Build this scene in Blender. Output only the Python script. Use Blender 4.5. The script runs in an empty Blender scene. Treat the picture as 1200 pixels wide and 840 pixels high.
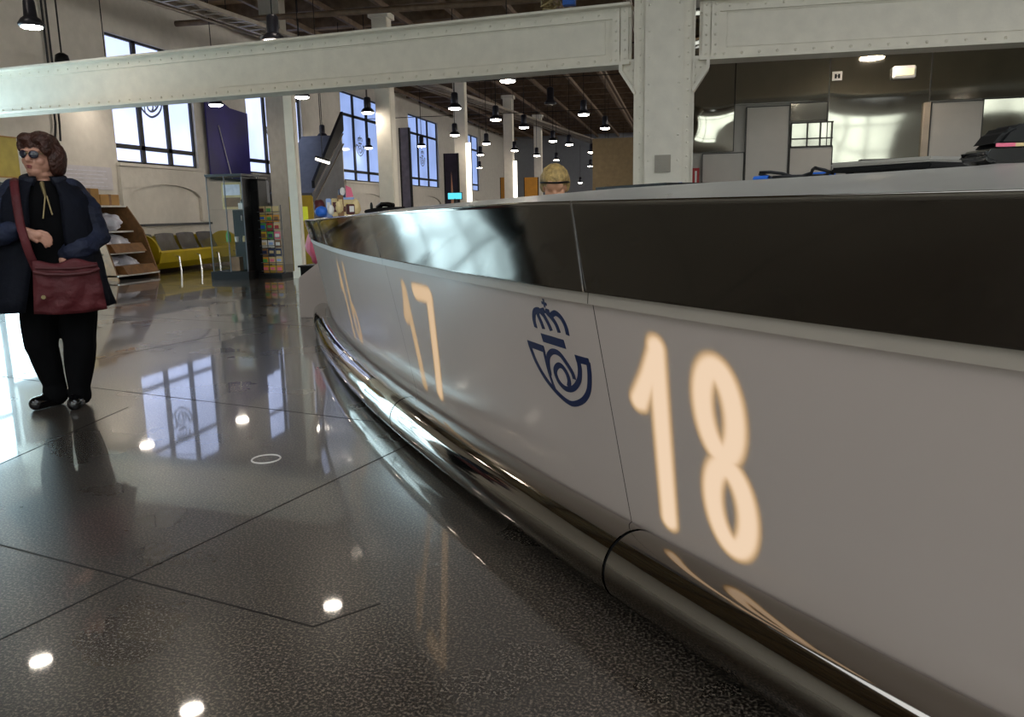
import bpy, bmesh, math, random
import numpy as np
from mathutils import Vector, Matrix, noise
random.seed(7)
PI=math.pi
S=bpy.context.scene
COL=S.collection
# ------------------------------------------------------------------ camera
F=930.0; CAMZ=1.07
pitch=math.atan((420-247)/F); yaw=math.radians(12); rollt=math.atan(.02)
FW=Vector((-math.sin(yaw)*math.cos(pitch),math.cos(yaw)*math.cos(pitch),-math.sin(pitch)))
r0=Vector((math.cos(yaw),math.sin(yaw),0)); u0=r0.cross(FW)
RV=r0*math.cos(rollt)-u0*math.sin(rollt); UV=u0*math.cos(rollt)+r0*math.sin(rollt)
cd=bpy.data.cameras.new('camera'); cam=bpy.data.objects.new('camera',cd); COL.objects.link(cam)
cd.sensor_width=36; cd.lens=F/1200*36; cd.clip_start=.02; cd.clip_end=300
m=Matrix((RV,UV,-FW)).transposed().to_4x4(); m.translation=Vector((0,0,CAMZ)); cam.matrix_world=m
S.camera=cam
def ray(x,y): return FW+RV*((x-600)/F)+UV*((420-y)/F)
O=Vector((0,0,CAMZ))
def atz(x,y,z):
    d=ray(x,y); return O+d*((z-CAMZ)/d.z)
def aty(x,y,Y):
    d=ray(x,y); return O+d*(Y/d.y)
def atx(x,y,X):
    d=ray(x,y); return O+d*(X/d.x)
# ------------------------------------------------------------------ materials
def rgb(h):
    h=h.lstrip('#'); c=[int(h[i:i+2],16)/255 for i in (0,2,4)]
    return tuple((v/12.92 if v<=.04045 else ((v+.055)/1.055)**2.4) for v in c)+(1,)
def mat(name,col,rough=.6,metal=0,noise_amt=.12,nscale=6,bump=0,bscale=40,emit=None,estr=0,trans=0,coat=0,alpha=1,spec=.5):
    m=bpy.data.materials.new(name); m.use_nodes=True
    nt=m.node_tree; b=nt.nodes['Principled BSDF']
    c=rgb(col) if isinstance(col,str) else col
    tc=nt.nodes.new('ShaderNodeTexCoord')
    if noise_amt>0:
        n=nt.nodes.new('ShaderNodeTexNoise'); n.inputs['Scale'].default_value=nscale; n.inputs['Detail'].default_value=4
        nt.links.new(tc.outputs['Object'],n.inputs['Vector'])
        mr=nt.nodes.new('ShaderNodeMapRange'); mr.inputs[3].default_value=1-noise_amt; mr.inputs[4].default_value=1+noise_amt
        mr.inputs[1].default_value=.3; mr.inputs[2].default_value=.7
        nt.links.new(n.outputs['Fac'],mr.inputs[0])
        mx=nt.nodes.new('ShaderNodeVectorMath'); mx.operation='SCALE'; mx.inputs[0].default_value=c[:3]
        nt.links.new(mr.outputs[0],mx.inputs['Scale']); nt.links.new(mx.outputs[0],b.inputs['Base Color'])
    else: b.inputs['Base Color'].default_value=c
    b.inputs['Roughness'].default_value=rough; b.inputs['Metallic'].default_value=metal
    b.inputs['Specular IOR Level'].default_value=spec
    b.inputs['Coat Weight'].default_value=coat; b.inputs['Coat Roughness'].default_value=.05
    b.inputs['Transmission Weight'].default_value=trans; b.inputs['Alpha'].default_value=alpha
    if emit: b.inputs['Emission Color'].default_value=rgb(emit); b.inputs['Emission Strength'].default_value=estr
    if bump>0:
        n2=nt.nodes.new('ShaderNodeTexNoise'); n2.inputs['Scale'].default_value=bscale; n2.inputs['Detail'].default_value=3
        nt.links.new(tc.outputs['Object'],n2.inputs['Vector'])
        bp=nt.nodes.new('ShaderNodeBump'); bp.inputs['Strength'].default_value=bump; bp.inputs['Distance'].default_value=.02
        nt.links.new(n2.outputs['Fac'],bp.inputs['Height']); nt.links.new(bp.outputs[0],b.inputs['Normal'])
    return m
M={}
M['beam']=mat('painted_steel','#e6e0d2',.45,noise_amt=.05,bump=.1,bscale=30)
M['rivet']=M['beam']
M['wall']=mat('cream_plaster','#d2cdc4',.8,noise_amt=.05,bump=.15,bscale=25)
M['pier']=mat('grey_stone','#a8a296',.7,noise_amt=.08)
M['ceiling']=mat('ceiling_brown','#a58c6c',.85,noise_amt=.35,nscale=2,bump=.5,bscale=6)
M['joist']=mat('ceiling_joist','#6e5b49',.7,noise_amt=.3)
M['pipe']=mat('galvanised_pipe','#a59c90',.4,metal=.6)
M['frame']=mat('black_window_frame','#14161c',.45,noise_amt=.1)
M['black']=mat('black_plastic','#0a0a0c',.45,noise_amt=.1,spec=.3)
M['gblack']=mat('gloss_black','#08080a',.12,noise_amt=.0,coat=.6)
M['lampbody']=mat('lamp_housing','#20202a',.4,metal=.4)
M['door']=mat('grey_laminate','#b3aca3',.5,noise_amt=.03)
M['doord']=mat('grey_laminate_edge','#4a4844',.6)
M['acrylic']=mat('white_acrylic','#c9bbb4',.25,noise_amt=.02,nscale=1.5,coat=.12)
M['lipband']=mat('acrylic_edge','#aaa095',.4,noise_amt=.03)
M['purple']=mat('purple_banner','#2c2274',.35,noise_amt=.35,nscale=1.2)
M['yellow']=mat('yellow_lacquer','#b09a14',.35,noise_amt=.08)
M['yellow2']=mat('yellow_panel','#c2a31a',.5,noise_amt=.08)
M['mustard']=mat('poster_mustard','#b5a24a',.6,noise_amt=.12)
M['orange']=mat('orange_panel','#c88a24',.5,noise_amt=.1)
M['chrome']=mat('chrome','#d6d6d6',.08,metal=1,noise_amt=.02)
M['wood']=mat('brown_wood','#7a5530',.5,noise_amt=.25,nscale=12)
M['card']=mat('cardboard','#a87f45',.7,noise_amt=.12)
M['paper']=mat('paper_white','#c9c6cc',.6,noise_amt=.08)
M['plastic']=mat('plastic_bag','#d6d6e2',.3,noise_amt=.15,nscale=8,bump=.8,bscale=14)
M['glass']=mat('cabinet_glass','#50605c',.03,noise_amt=0,alpha=.06,spec=.25)
M['red']=mat('red','#a81c20',.5); M['blue']=mat('blue','#1f5fc0',.5); M['lblue']=mat('light_blue','#8fa8d8',.5)
M['pink']=mat('pink','#e06a86',.5); M['white']=mat('white','#d8d5d0',.5); M['green']=mat('green','#4d9a4a',.5)
M['cream']=mat('cream','#cbb483',.6); M['maroon']=mat('maroon','#4a1518',.6)
M['ygreen']=mat('sign_yellow_green','#d8e23a',.5,noise_amt=0,emit='#d8e23a',estr=.12)
M['navy']=mat('navy_ink','#10224e',.45,noise_amt=0)
M['logo_grey']=mat('grey_ink','#4e5a6e',.5,noise_amt=0)
M['coatf']=mat('navy_quilted_fabric','#0a1530',.75,noise_amt=.35,nscale=7,bump=.6,bscale=22)
M['coatw']=mat('navy_coat_dark','#070d20',.8,noise_amt=.35,nscale=5,bump=.4,bscale=20)
M['trouser']=mat('black_trousers','#040406',.9,noise_amt=.2,spec=.15)
M['skin']=mat('skin','#b98873',.5,noise_amt=.08,nscale=14)
M['skinb']=mat('skin_pale','#dba483',.5,noise_amt=.06)
M['hair']=mat('brown_hair','#3c1d12',.5,noise_amt=.4,nscale=30,bump=.7,bscale=60)
M['blond']=mat('blond_hair','#b0935a',.5,noise_amt=.4,nscale=40,bump=.6,bscale=80)
M['lens']=mat('dark_lens','#101028',.1,noise_amt=0,coat=.5)
M['bag']=mat('dark_red_leather','#4e0d15',.68,noise_amt=.15,nscale=9,bump=.7,bscale=16)
M['gold']=mat('brass_chain','#8d7d58',.4,metal=.5)
M['base']=mat('dark_plinth','#0c0c0e',.6,spec=.25)
M['shirt']=mat('blue_shirt','#2b3550',.7)
M['light']=mat('lamp_disc','#fff4e0',.5,noise_amt=0,emit='#fff1df',estr=24)
M['tubelight']=mat('tube_light','#ffffff',.5,noise_amt=0,emit='#fff8ea',estr=1.2)
M['screen']=mat('cyan_screen','#3aa8c0',.4,noise_amt=0,emit='#5ad0e8',estr=.5)
M['stairs']=mat('grey_stair_panel','#585b62',.35,noise_amt=.15)
M['extwin']=mat('pale_reveal','#b8b4a8',.7)
def pane_mat(name,col,strn,scale=1.0,lo=.75):
    m=bpy.data.materials.new(name); m.use_nodes=True; nt=m.node_tree; b=nt.nodes['Principled BSDF']
    tc=nt.nodes.new('ShaderNodeTexCoord'); n=nt.nodes.new('ShaderNodeTexNoise'); n.inputs['Scale'].default_value=scale
    nt.links.new(tc.outputs['Object'],n.inputs['Vector'])
    mr=nt.nodes.new('ShaderNodeMapRange'); mr.inputs[1].default_value=.35; mr.inputs[2].default_value=.65
    mr.inputs[3].default_value=strn*lo; mr.inputs[4].default_value=strn
    nt.links.new(n.outputs['Fac'],mr.inputs[0])
    b.inputs['Base Color'].default_value=rgb(col); b.inputs['Emission Color'].default_value=rgb(col)
    nt.links.new(mr.outputs[0],b.inputs['Emission Strength']); b.inputs['Roughness'].default_value=.15
    return m
M['pane']=pane_mat('frosted_daylight_pane','#c4d4ff',.70)
M['paneD']=pane_mat('bluer_daylight_pane','#93abe4',.42)
M['doorglow']=pane_mat('entrance_daylight','#c2e2ee',4.6,1.6,.3)
M['side_fill']=pane_mat('side_fill_glow','#f4efe6',5.0,.5,.8)
M['rearwin']=pane_mat('rear_daylight','#dfe9e2',2.3,.5,.6)
def steel(name,col,rough,wob,wscale,stretch=(1,1,1),dist=.05,metal=1):
    m=bpy.data.materials.new(name); m.use_nodes=True; nt=m.node_tree; b=nt.nodes['Principled BSDF']
    b.inputs['Base Color'].default_value=rgb(col); b.inputs['Metallic'].default_value=metal
    tc=nt.nodes.new('ShaderNodeTexCoord'); mp=nt.nodes.new('ShaderNodeMapping'); mp.inputs['Scale'].default_value=stretch
    n=nt.nodes.new('ShaderNodeTexNoise'); n.inputs['Scale'].default_value=wscale; n.inputs['Detail'].default_value=0
    nt.links.new(tc.outputs['Object'],mp.inputs[0]); nt.links.new(mp.outputs[0],n.inputs['Vector'])
    bp=nt.nodes.new('ShaderNodeBump'); bp.inputs['Strength'].default_value=wob; bp.inputs['Distance'].default_value=dist
    nt.links.new(n.outputs['Fac'],bp.inputs['Height']); nt.links.new(bp.outputs[0],b.inputs['Normal'])
    n2=nt.nodes.new('ShaderNodeTexNoise'); n2.inputs['Scale'].default_value=5; nt.links.new(tc.outputs['Object'],n2.inputs['Vector'])
    mr=nt.nodes.new('ShaderNodeMapRange'); mr.inputs[3].default_value=rough*.6; mr.inputs[4].default_value=rough*1.5
    nt.links.new(n2.outputs['Fac'],mr.inputs[0]); nt.links.new(mr.outputs[0],b.inputs['Roughness'])
    return m
M['wavysteel']=steel('wavy_mirror_steel','#8f8c82',.06,.5,1.0,stretch=(.8,1,1.3),dist=.06)
M['fascia']=steel('polished_fascia_steel','#8b8780',.07,.08,1.0,dist=.02)
M['tube']=steel('chrome_tube','#98928a',.06,.22,3.0,dist=.02)
M['lip']=steel('brushed_steel_top','#c6c4bf',.30,.6,2.2,dist=.04,metal=.75)
# floor
def floor_mat():
    m=bpy.data.materials.new('polished_granite'); m.use_nodes=True; nt=m.node_tree; b=nt.nodes['Principled BSDF']
    tc=nt.nodes.new('ShaderNodeTexCoord')
    n=nt.nodes.new('ShaderNodeTexNoise'); n.inputs['Scale'].default_value=130; n.inputs['Detail'].default_value=3; n.inputs['Roughness'].default_value=.7
    n2=nt.nodes.new('ShaderNodeTexNoise'); n2.inputs['Scale'].default_value=1.3; n2.inputs['Detail'].default_value=5
    v=nt.nodes.new('ShaderNodeTexVoronoi'); v.inputs['Scale'].default_value=260
    for q in (n,n2,v): nt.links.new(tc.outputs['Object'],q.inputs['Vector'])
    cr=nt.nodes.new('ShaderNodeValToRGB'); e=cr.color_ramp.elements
    e[0].position=.39; e[0].color=rgb('#0c0b0a'); e[1].position=.62; e[1].color=rgb('#7d7266')
    el=cr.color_ramp.elements.new(.5); el.color=rgb('#28231f')
    nt.links.new(n.outputs['Fac'],cr.inputs[0])
    mx=nt.nodes.new('ShaderNodeMix'); mx.data_type='RGBA'; mx.blend_type='MULTIPLY'; mx.inputs[0].default_value=.45
    cr2=nt.nodes.new('ShaderNodeValToRGB'); cr2.color_ramp.elements[0].position=.3; cr2.color_ramp.elements[1].position=.7
    cr2.color_ramp.elements[0].color=(.45,.45,.45,1); cr2.color_ramp.elements[1].color=(1.2,1.2,1.2,1)
    nt.links.new(n2.outputs['Fac'],cr2.inputs[0]); nt.links.new(cr.outputs[0],mx.inputs[6]); nt.links.new(cr2.outputs[0],mx.inputs[7])
    nt.links.new(mx.outputs[2],b.inputs['Base Color'])
    mr=nt.nodes.new('ShaderNodeMapRange'); mr.inputs[3].default_value=.24; mr.inputs[4].default_value=.32; b.inputs['Coat Weight'].default_value=.9; b.inputs['Coat Roughness'].default_value=.035
    nt.links.new(n2.outputs['Fac'],mr.inputs[0]); nt.links.new(mr.outputs[0],b.inputs['Roughness'])
    bp=nt.nodes.new('ShaderNodeBump'); bp.inputs['Strength'].default_value=.05; bp.inputs['Distance'].default_value=.01
    n3=nt.nodes.new('ShaderNodeTexNoise'); n3.inputs['Scale'].default_value=9; nt.links.new(tc.outputs['Object'],n3.inputs['Vector'])
    nt.links.new(n3.outputs['Fac'],bp.inputs['Height']); nt.links.new(bp.outputs[0],b.inputs['Normal'])
    b.inputs['Specular IOR Level'].default_value=.75
    return m
M['floor']=floor_mat()
# ------------------------------------------------------------------ object helpers
def obj(name,bm,m,parent=None,smooth=False,world=False):
    me=bpy.data.meshes.new(name); bm.normal_update(); bm.to_mesh(me); bm.free()
    ms=m if isinstance(m,(list,tuple)) else [m]
    for q in ms: me.materials.append(M[q] if isinstance(q,str) else q)
    if smooth:
        me.polygons.foreach_set('use_smooth',[True]*len(me.polygons))
    o=bpy.data.objects.new(name,me); COL.objects.link(o)
    if parent:
        o.parent=parent
        if world: o.matrix_parent_inverse=Matrix.LocRotScale(parent.location,parent.rotation_euler,None).inverted()
    return o
def tag(o,label=None,cat=None,group=None,kind=None):
    if label: o['label']=label
    if cat: o['category']=cat
    if group: o['group']=group
    if kind: o['kind']=kind
    return o
def thing(name,label,cat,loc=(0,0,0),rz=0,group=None):
    o=bpy.data.objects.new(name,None); COL.objects.link(o); o.location=loc; o.rotation_euler=(0,0,rz); o.empty_display_size=.1
    return tag(o,label,cat,group)
def struct(name,bm,m,**k):
    o=obj(name,bm,m,**k); o['kind']='structure'; return o
def box(bm,x0,x1,y0,y1,z0,z1,mi=0,M4=None):
    vs=[Vector((x,y,z)) for x in (x0,x1) for y in (y0,y1) for z in (z0,z1)]
    if M4: vs=[M4@v for v in vs]
    v=[bm.verts.new(p) for p in vs]
    for f in ((0,1,3,2),(4,6,7,5),(0,4,5,1),(2,3,7,6),(0,2,6,4),(1,5,7,3)):
        q=bm.faces.new([v[i] for i in f]); q.material_index=mi
    return v
def obox(bm,a,b,w,z0,z1,mi=0):
    """box following the plan line a-b, thickness w=(left,right) offsets"""
    a=Vector(a[:2]); b=Vector(b[:2]); t=(b-a).normalized(); n=Vector((-t.y,t.x))
    pts=[a+n*w[0],b+n*w[0],b+n*w[1],a+n*w[1]]
    prism(bm,pts,z0,z1,mi)
def prism(bm,pts,z0,z1,mi=0):
    lo=[bm.verts.new((p[0],p[1],z0)) for p in pts]; hi=[bm.verts.new((p[0],p[1],z1)) for p in pts]
    n=len(pts); f=[bm.faces.new(lo[::-1]),bm.faces.new(hi)]
    for i in range(n): f.append(bm.faces.new((lo[i],lo[(i+1)%n],hi[(i+1)%n],hi[i])))
    for q in f: q.material_index=mi
    bmesh.ops.recalc_face_normals(bm,faces=f)
def extr(bm,pts,vec,mi=0):
    a=[bm.verts.new(p) for p in pts]; b=[bm.verts.new(Vector(p)+Vector(vec)) for p in pts]
    n=len(pts); f=[bm.faces.new(a[::-1]),bm.faces.new(b)]
    for i in range(n): f.append(bm.faces.new((a[i],a[(i+1)%n],b[(i+1)%n],b[i])))
    for q in f: q.material_index=mi
    bmesh.ops.recalc_face_normals(bm,faces=f)
def lathe(bm,prof,c=(0,0,0),seg=24,mi=0,M4=None):
    rings=[]
    for r,z in prof:
        ring=[]
        for i in range(seg):
            a=2*PI*i/seg; p=Vector((c[0]+r*math.cos(a),c[1]+r*math.sin(a),c[2]+z))
            if M4: p=M4@p
            ring.append(bm.verts.new(p))
        rings.append(ring)
    fs=[]
    for k in range(len(rings)-1):
        for i in range(seg):
            fs.append(bm.faces.new((rings[k][i],rings[k][(i+1)%seg],rings[k+1][(i+1)%seg],rings[k+1][i])))
    fs.append(bm.faces.new(rings[0][::-1])); fs.append(bm.faces.new(rings[-1]))
    for q in fs: q.material_index=mi
    bmesh.ops.recalc_face_normals(bm,faces=fs)
def tube(bm,pts,r,seg=10,mi=0,caps=True,ry=None):
    pts=[Vector(p) for p in pts]; n=len(pts)
    rr=r if isinstance(r,(list,tuple)) else [r]*n
    rings=[]; up=None
    for i in range(n):
        t=(pts[min(i+1,n-1)]-pts[max(i-1,0)]).normalized()
        if up is None: up=Vector((0,0,1)) if abs(t.z)<.9 else Vector((1,0,0))
        s=t.cross(up).normalized(); up=s.cross(t).normalized()
        rings.append([bm.verts.new(pts[i]+(s*math.cos(2*PI*k/seg)+up*(math.sin(2*PI*k/seg)*(ry or 1)))*rr[i]) for k in range(seg)])
    fs=[]
    for a,b in zip(rings,rings[1:]):
        for k in range(seg): fs.append(bm.faces.new((a[k],a[(k+1)%seg],b[(k+1)%seg],b[k])))
    if caps: fs.append(bm.faces.new(rings[0][::-1])); fs.append(bm.faces.new(rings[-1]))
    for q in fs: q.material_index=mi
    bmesh.ops.recalc_face_normals(bm,faces=fs)
def ell(bm,c,r,seg=20,M4=None,mi=0,rot=None):
    q=Matrix.Translation(c)@(rot.to_4x4() if rot else Matrix())@Matrix.Diagonal((r[0],r[1],r[2],1))
    if M4: q=M4@q
    res=bmesh.ops.create_uvsphere(bm,u_segments=seg,v_segments=max(8,seg//2),radius=1,matrix=q)
    for v in res['verts']:
        for f in v.link_faces: f.material_index=mi
def cap(bm,a,b,ra,rb,seg=14,M4=None):
    """closed tapered capsule"""
    a=Vector(a); b=Vector(b)
    if M4: a=M4@a; b=M4@b
    t=(b-a).normalized(); pts=[];rr=[]
    for k in range(5):
        an=PI/2*k/4; pts.append(a-t*ra*math.cos(an)); rr.append(max(ra*math.sin(an),ra*.08))
    for k in range(5):
        an=PI/2*(1-k/4); pts.append(b+t*rb*math.cos(an)); rr.append(max(rb*math.sin(an),rb*.08))
    tube(bm,pts,rr,seg)
def remesh(bm,voxel,smooth_it=4):
    me=bpy.data.meshes.new('tmp'); bm.to_mesh(me); bm.free()
    o=bpy.data.objects.new('tmp',me); COL.objects.link(o)
    md=o.modifiers.new('r','REMESH'); md.mode='VOXEL'; md.voxel_size=voxel
    if smooth_it:
        sm=o.modifiers.new('s','SMOOTH'); sm.iterations=smooth_it; sm.factor=.5
    dg=bpy.context.evaluated_depsgraph_get(); dg.update()
    me2=bpy.data.meshes.new_from_object(o.evaluated_get(dg))
    b2=bmesh.new(); b2.from_mesh(me2)
    bpy.data.objects.remove(o); bpy.data.meshes.remove(me); bpy.data.meshes.remove(me2)
    return b2
def dup(root,loc=None,rz=None,label=None,group=None):
    r=root.copy(); COL.objects.link(r)
    if loc is not None: r.location=loc
    if rz is not None: r.rotation_euler=(0,0,rz)
    if label: r['label']=label
    if group: r['group']=group
    for ch in list(root.children):
        c=ch.copy(); COL.objects.link(c); c.parent=r
        for g in list(ch.children):
            d=g.copy(); COL.objects.link(d); d.parent=c
    return r
def rivet(bm,p,n,r=.016):
    """low dome rivet at p on a face with outward normal n"""
    n=Vector(n).normalized(); q=n.to_track_quat('Z','Y').to_matrix().to_4x4(); q.translation=Vector(p)
    lathe(bm,[(r,0),(r*.85,r*.45),(r*.35,r*.75)],seg=7,M4=q)
XL=-10.9; CE=5.9; FILL=1.0
# ================================================================== SETTING
bm=bmesh.new(); box(bm,-11.4,14.2,-9.2,52,-.2,0)
# slab joints: thin dark lines let into the granite
jd=Vector((.971,-.237)); kd=Vector((.26,.966)).normalized()
segs=[((-3.9,2.52),(-.93,1.78)),((-1.93,.75),(-1.05,4.1)),((-.93,1.78),(-.80,1.93)),((-6.2,5.0),(-1.3,3.72)),
      ((-4.6,4.5),(-3.9,7.5)),((-9,8.4),(-2.6,6.9)),((-7,8.0),(-6.2,11)),((-10.5,12),(-3.4,10.2)),((-3.1,3.9),(-2.9,2.4))]
for a,b in segs: obox(bm,a,b,(-.0035,.0035),-.001,.0008,1)
M['joint']=mat('slab_joint','#16120f',.6,noise_amt=0)
struct('floor',bm,['floor','joint'])
# ceiling with joists and beams
bm=bmesh.new(); box(bm,-11.4,14.2,-9.2,52,CE,CE+.2)
y=-8.5
while y<51: box(bm,-11.3,14,y,y+.16,CE-.28,CE,1); y+=1.55
for x in np.arange(-10.4,13,1.3): box(bm,x,x+.09,-9,51.5,CE-.42,CE-.3,1)
struct('ceiling',bm,['ceiling','joist'])
# window-like glowing panels added under the ceiling, out of view, to light the counter
M['fill_panel']=pane_mat('fill_panel_glow','#e6ecf2',FILL,.6,.8)
for k_,(x0,x1,y0,y1) in enumerate(((-7,-1,-8,-1),(1,7,-8,-1),(-3,3.5,.4,3.4),(5,11,-2,6))):
    bm=bmesh.new()
    for i in range(4): box(bm,x0+(x1-x0)*i/3-.03,x0+(x1-x0)*i/3+.03,y0,y1,CE-.52,CE-.42)
    for y_ in (y0,y1): box(bm,x0,x1,y_-.03,y_+.03,CE-.52,CE-.42)
    w=struct('window_%d'%(k_+10),bm,'frame'); bm=bmesh.new(); box(bm,x0,x1,y0,y1,CE-.46,CE-.44); obj('pane',bm,'fill_panel',w)
# left wall with window openings
wins=[(14.2,16.95),(19.25,22.35),(25.2,28.75),(31.9,36.0),(39.6,43.6)]
ZS,ZT=2.17,5.05
ZTS=[4.62,5.05,5.05,5.05,5.05]
bm=bmesh.new()
DY0,DY1,DZ=8.3,11.1,2.95
def wl(y0,y1,z0,z1): box(bm,XL-.35,XL,y0,y1,z0,z1)
wl(-9.2,DY0,0,CE); wl(DY0,DY1,DZ,CE); wl(DY1,12.1,1.70,ZS); wl(12.1,52,0,ZS); wl(DY1,52,ZT,CE)
pe=DY1
for (a,b),zt_ in zip(wins,ZTS):
    wl(pe,a,ZS,ZT); pe=b
    if zt_<ZT: wl(a,b,zt_,ZT)
wl(pe,52,ZS,ZT)
struct('wall_left',bm,'wall')
for nm,(x0,x1,y0,y1,z0,z1) in {'wall_right':(14,14.3,-9.2,52,0,CE),'wall_far':(-11.3,14,51.7,52,0,CE)}.items():
    bm=bmesh.new(); box(bm,x0,x1,y0,y1,z0,z1); struct(nm,bm,mat('far_wall','#7d8088',.7,noise_amt=.05) if nm=='wall_far' else 'wall')
# near wall (behind the photographer) with tall windows that daylight the counter
bm=bmesh.new(); rw=[(-8.5,-4.5),(-2.5,1.5),(3.5,7.5),(9,12.5)]
box(bm,-11.3,14.2,-9.4,-9.1,0,1.6); box(bm,-11.3,14.2,-9.4,-9.1,4.1,CE)
px_=-11.3
for a,b in rw: box(bm,px_,a,-9.4,-9.1,1.6,4.1); px_=b
box(bm,px_,14.2,-9.4,-9.1,1.6,4.1); struct('wall_near',bm,'wall')
k=0
for a,b in rw:
    k+=1; bm=bmesh.new()
    for i in range(5): box(bm,a+(b-a)*i/4-.04,a+(b-a)*i/4+.04,-9.3,-9.14,1.6,4.1)
    for z in (1.6,3.3,4.1): box(bm,a,b,-9.3,-9.14,z-.04,z+.04)
    w=struct('window_%d'%(k+5),bm,'frame')
    bm=bmesh.new(); box(bm,a,b,-9.26,-9.24,1.6,4.1); obj('pane',bm,'rearwin',w)
# unseen window-like panes added on the right wall to brighten the deep hall
for i,(a,b) in enumerate(((13,16),(19,22),(25,28.5),(31.5,35.5),(39,43),(45.5,49))):
    bm=bmesh.new()
    for j in range(4): box(bm,13.9,13.99,a+(b-a)*j/3-.05,a+(b-a)*j/3+.05,1.2,5.1)
    for z in (1.2,2.5,4.3,5.1): box(bm,13.9,13.99,a,b,z-.045,z+.045)
    w=struct('window_%d'%(i+14),bm,'frame'); bm=bmesh.new(); box(bm,13.95,13.97,a,b,1.2,5.1); obj('pane',bm,'side_fill',w)
# logo strokes on the arc (s along the counter, z up) -- also reused on the window glass
LOGO={'cross1': [(0.0685, 0.8382), (0.0727, 0.8144)], 'cross2': [(0.0834, 0.8267), (0.0575, 0.8241)], 'leg1': [(0.1653, 0.7467), (0.1606, 0.7729), (0.1422, 0.7953), (0.1158, 0.8029), (0.1009, 0.7956)], 'leg2': [(0.1188, 0.7484), (0.1216, 0.7671), (0.1269, 0.7868), (0.123, 0.7973)], 'leg3': [(0.0756, 0.7486), (0.0821, 0.7698), (0.0922, 0.7886), (0.1025, 0.7995), (0.08, 0.8058)], 'leg4': [(0.0341, 0.7487), (0.0375, 0.7712), (0.0527, 0.789), (0.0705, 0.8028), (0.0545, 0.8025)], 'leg5': [(-0.0095, 0.7478), (-0.0113, 0.7732), (-0.0003, 0.7949), (0.0228, 0.804), (0.0492, 0.7953)], 'bar': [(0.1455, 0.7202), (0.0225, 0.7179)], 'bellend': [(0.249, 0.6878), (0.1532, 0.6843)], 'outer': [(0.2412, 0.6798), (0.2333, 0.6351), (0.2038, 0.5874), (0.1586, 0.5544), (0.1109, 0.536), (0.0695, 0.5373), (0.0107, 0.5617), (-0.0321, 0.5972), (-0.0592, 0.6442), (-0.0729, 0.6856)], 'endr': [(-0.0141, 0.6846), (-0.0768, 0.6843)], 'bellinner': [(0.1593, 0.6834), (0.1652, 0.6463), (0.1692, 0.6026), (0.1633, 0.56)], 'ring': [(0.1664, 0.6074), (0.1575, 0.6391), (0.1395, 0.6675), (0.1038, 0.6856), (0.0681, 0.6829), (0.0442, 0.6602), (0.0283, 0.6365), (0.0272, 0.6182)], 'spiral': [(-0.0262, 0.6818), (-0.0159, 0.6484), (0.0075, 0.6158), (0.0508, 0.5868), (0.0958, 0.5778), (0.1251, 0.5935), (0.1278, 0.6229), (0.1005, 0.6445), (0.0771, 0.6464), (0.0612, 0.6285), (0.061, 0.6057), (0.0742, 0.5863)]}
LW={'bar':.0125,'bellend':.0105,'endr':.0105,'cross1':.0035,'cross2':.004,'outer':.0085,'ring':.0085,'spiral':.0085,'bellinner':.006}
def catmull(P,n=6):
    P=[np.array(p,float) for p in P]
    if len(P)<3: return P
    Q=[2*P[0]-P[1]]+P+[2*P[-1]-P[-2]]; out=[]
    for i in range(1,len(Q)-2):
        for t in np.linspace(0,1,n,endpoint=False):
            a,b,c,d=Q[i-1:i+3]
            out.append(.5*((2*b)+(-a+c)*t+(2*a-5*b+4*c-d)*t*t+(-a+3*b-3*c+d)*t**3))
    out.append(P[-1]); return out
def ribbon(bm,pts,hw,fn,lift):
    """flat raised stroke: fn(u,v,h) maps the 2D drawing to space"""
    pts=[np.array(p,float) for p in pts]; n=len(pts); A=[];B=[];A0=[];B0=[]
    for i in range(n):
        t=pts[min(i+1,n-1)]-pts[max(i-1,0)]; t/=np.linalg.norm(t)+1e-9; nn=np.array([-t[1],t[0]])
        for L,q,h in ((A,pts[i]+nn*hw,lift),(B,pts[i]-nn*hw,lift),(A0,pts[i]+nn*hw,0),(B0,pts[i]-nn*hw,0)):
            L.append(bm.verts.new(fn(q[0],q[1],h)))
    for i in range(n-1):
        bm.faces.new((A[i],A[i+1],B[i+1],B[i])); bm.faces.new((A0[i],A0[i+1],A[i+1],A[i])); bm.faces.new((B[i],B[i+1],B0[i+1],B0[i]))
    bm.faces.new((A0[0],A[0],B[0],B0[0])); bm.faces.new((A[-1],A0[-1],B0[-1],B[-1]))
def draw_logo(bm,fn,lift=.0012,only=None,wk=1):
    for kk,P in LOGO.items():
        if only and kk not in only: continue
        ribbon(bm,catmull(P),LW.get(kk,.008)*wk,fn,lift)
rowz=[2.17,2.5,4.33,5.05]
for i,(a,b) in enumerate(wins):
    ZT=ZTS[i]; rowz=[2.17,2.5,4.33 if i else 3.9,ZT]
    bm=bmesh.new(); nc=3
    for j in range(nc+1):
        yy=a+(b-a)*j/nc; hw=.06 if 0<j<nc else .05
        box(bm,XL-.16,XL-.06,max(a,yy-hw),min(b,yy+hw),ZS,ZT)
    for z in rowz: box(bm,XL-.16,XL-.06,a,b,z-.045,z+.045)
    w=struct('window_%d'%(i+1),bm,'frame')
    bm=bmesh.new()
    box(bm,XL-.13,XL-.11,a,b,ZS,ZT); obj('pane',bm,'pane' if i<2 else 'paneD',w)
    bm=bmesh.new(); cy=(a+b)/2; k_=2.3 if i else 2.6; zc=3.5 if i==0 else 3.35
    draw_logo(bm,lambda u,v,h:(XL-.109+h,cy-(u-.08)*k_,zc+(v-.66)*k_),.002); obj('emblem_decal',bm,'logo_grey',w)
    bm=bmesh.new(); box(bm,XL,XL+.09,a-.06,b+.1,ZS-.07,ZS-.01); obj('window_sill',bm,'wall',w)
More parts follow.
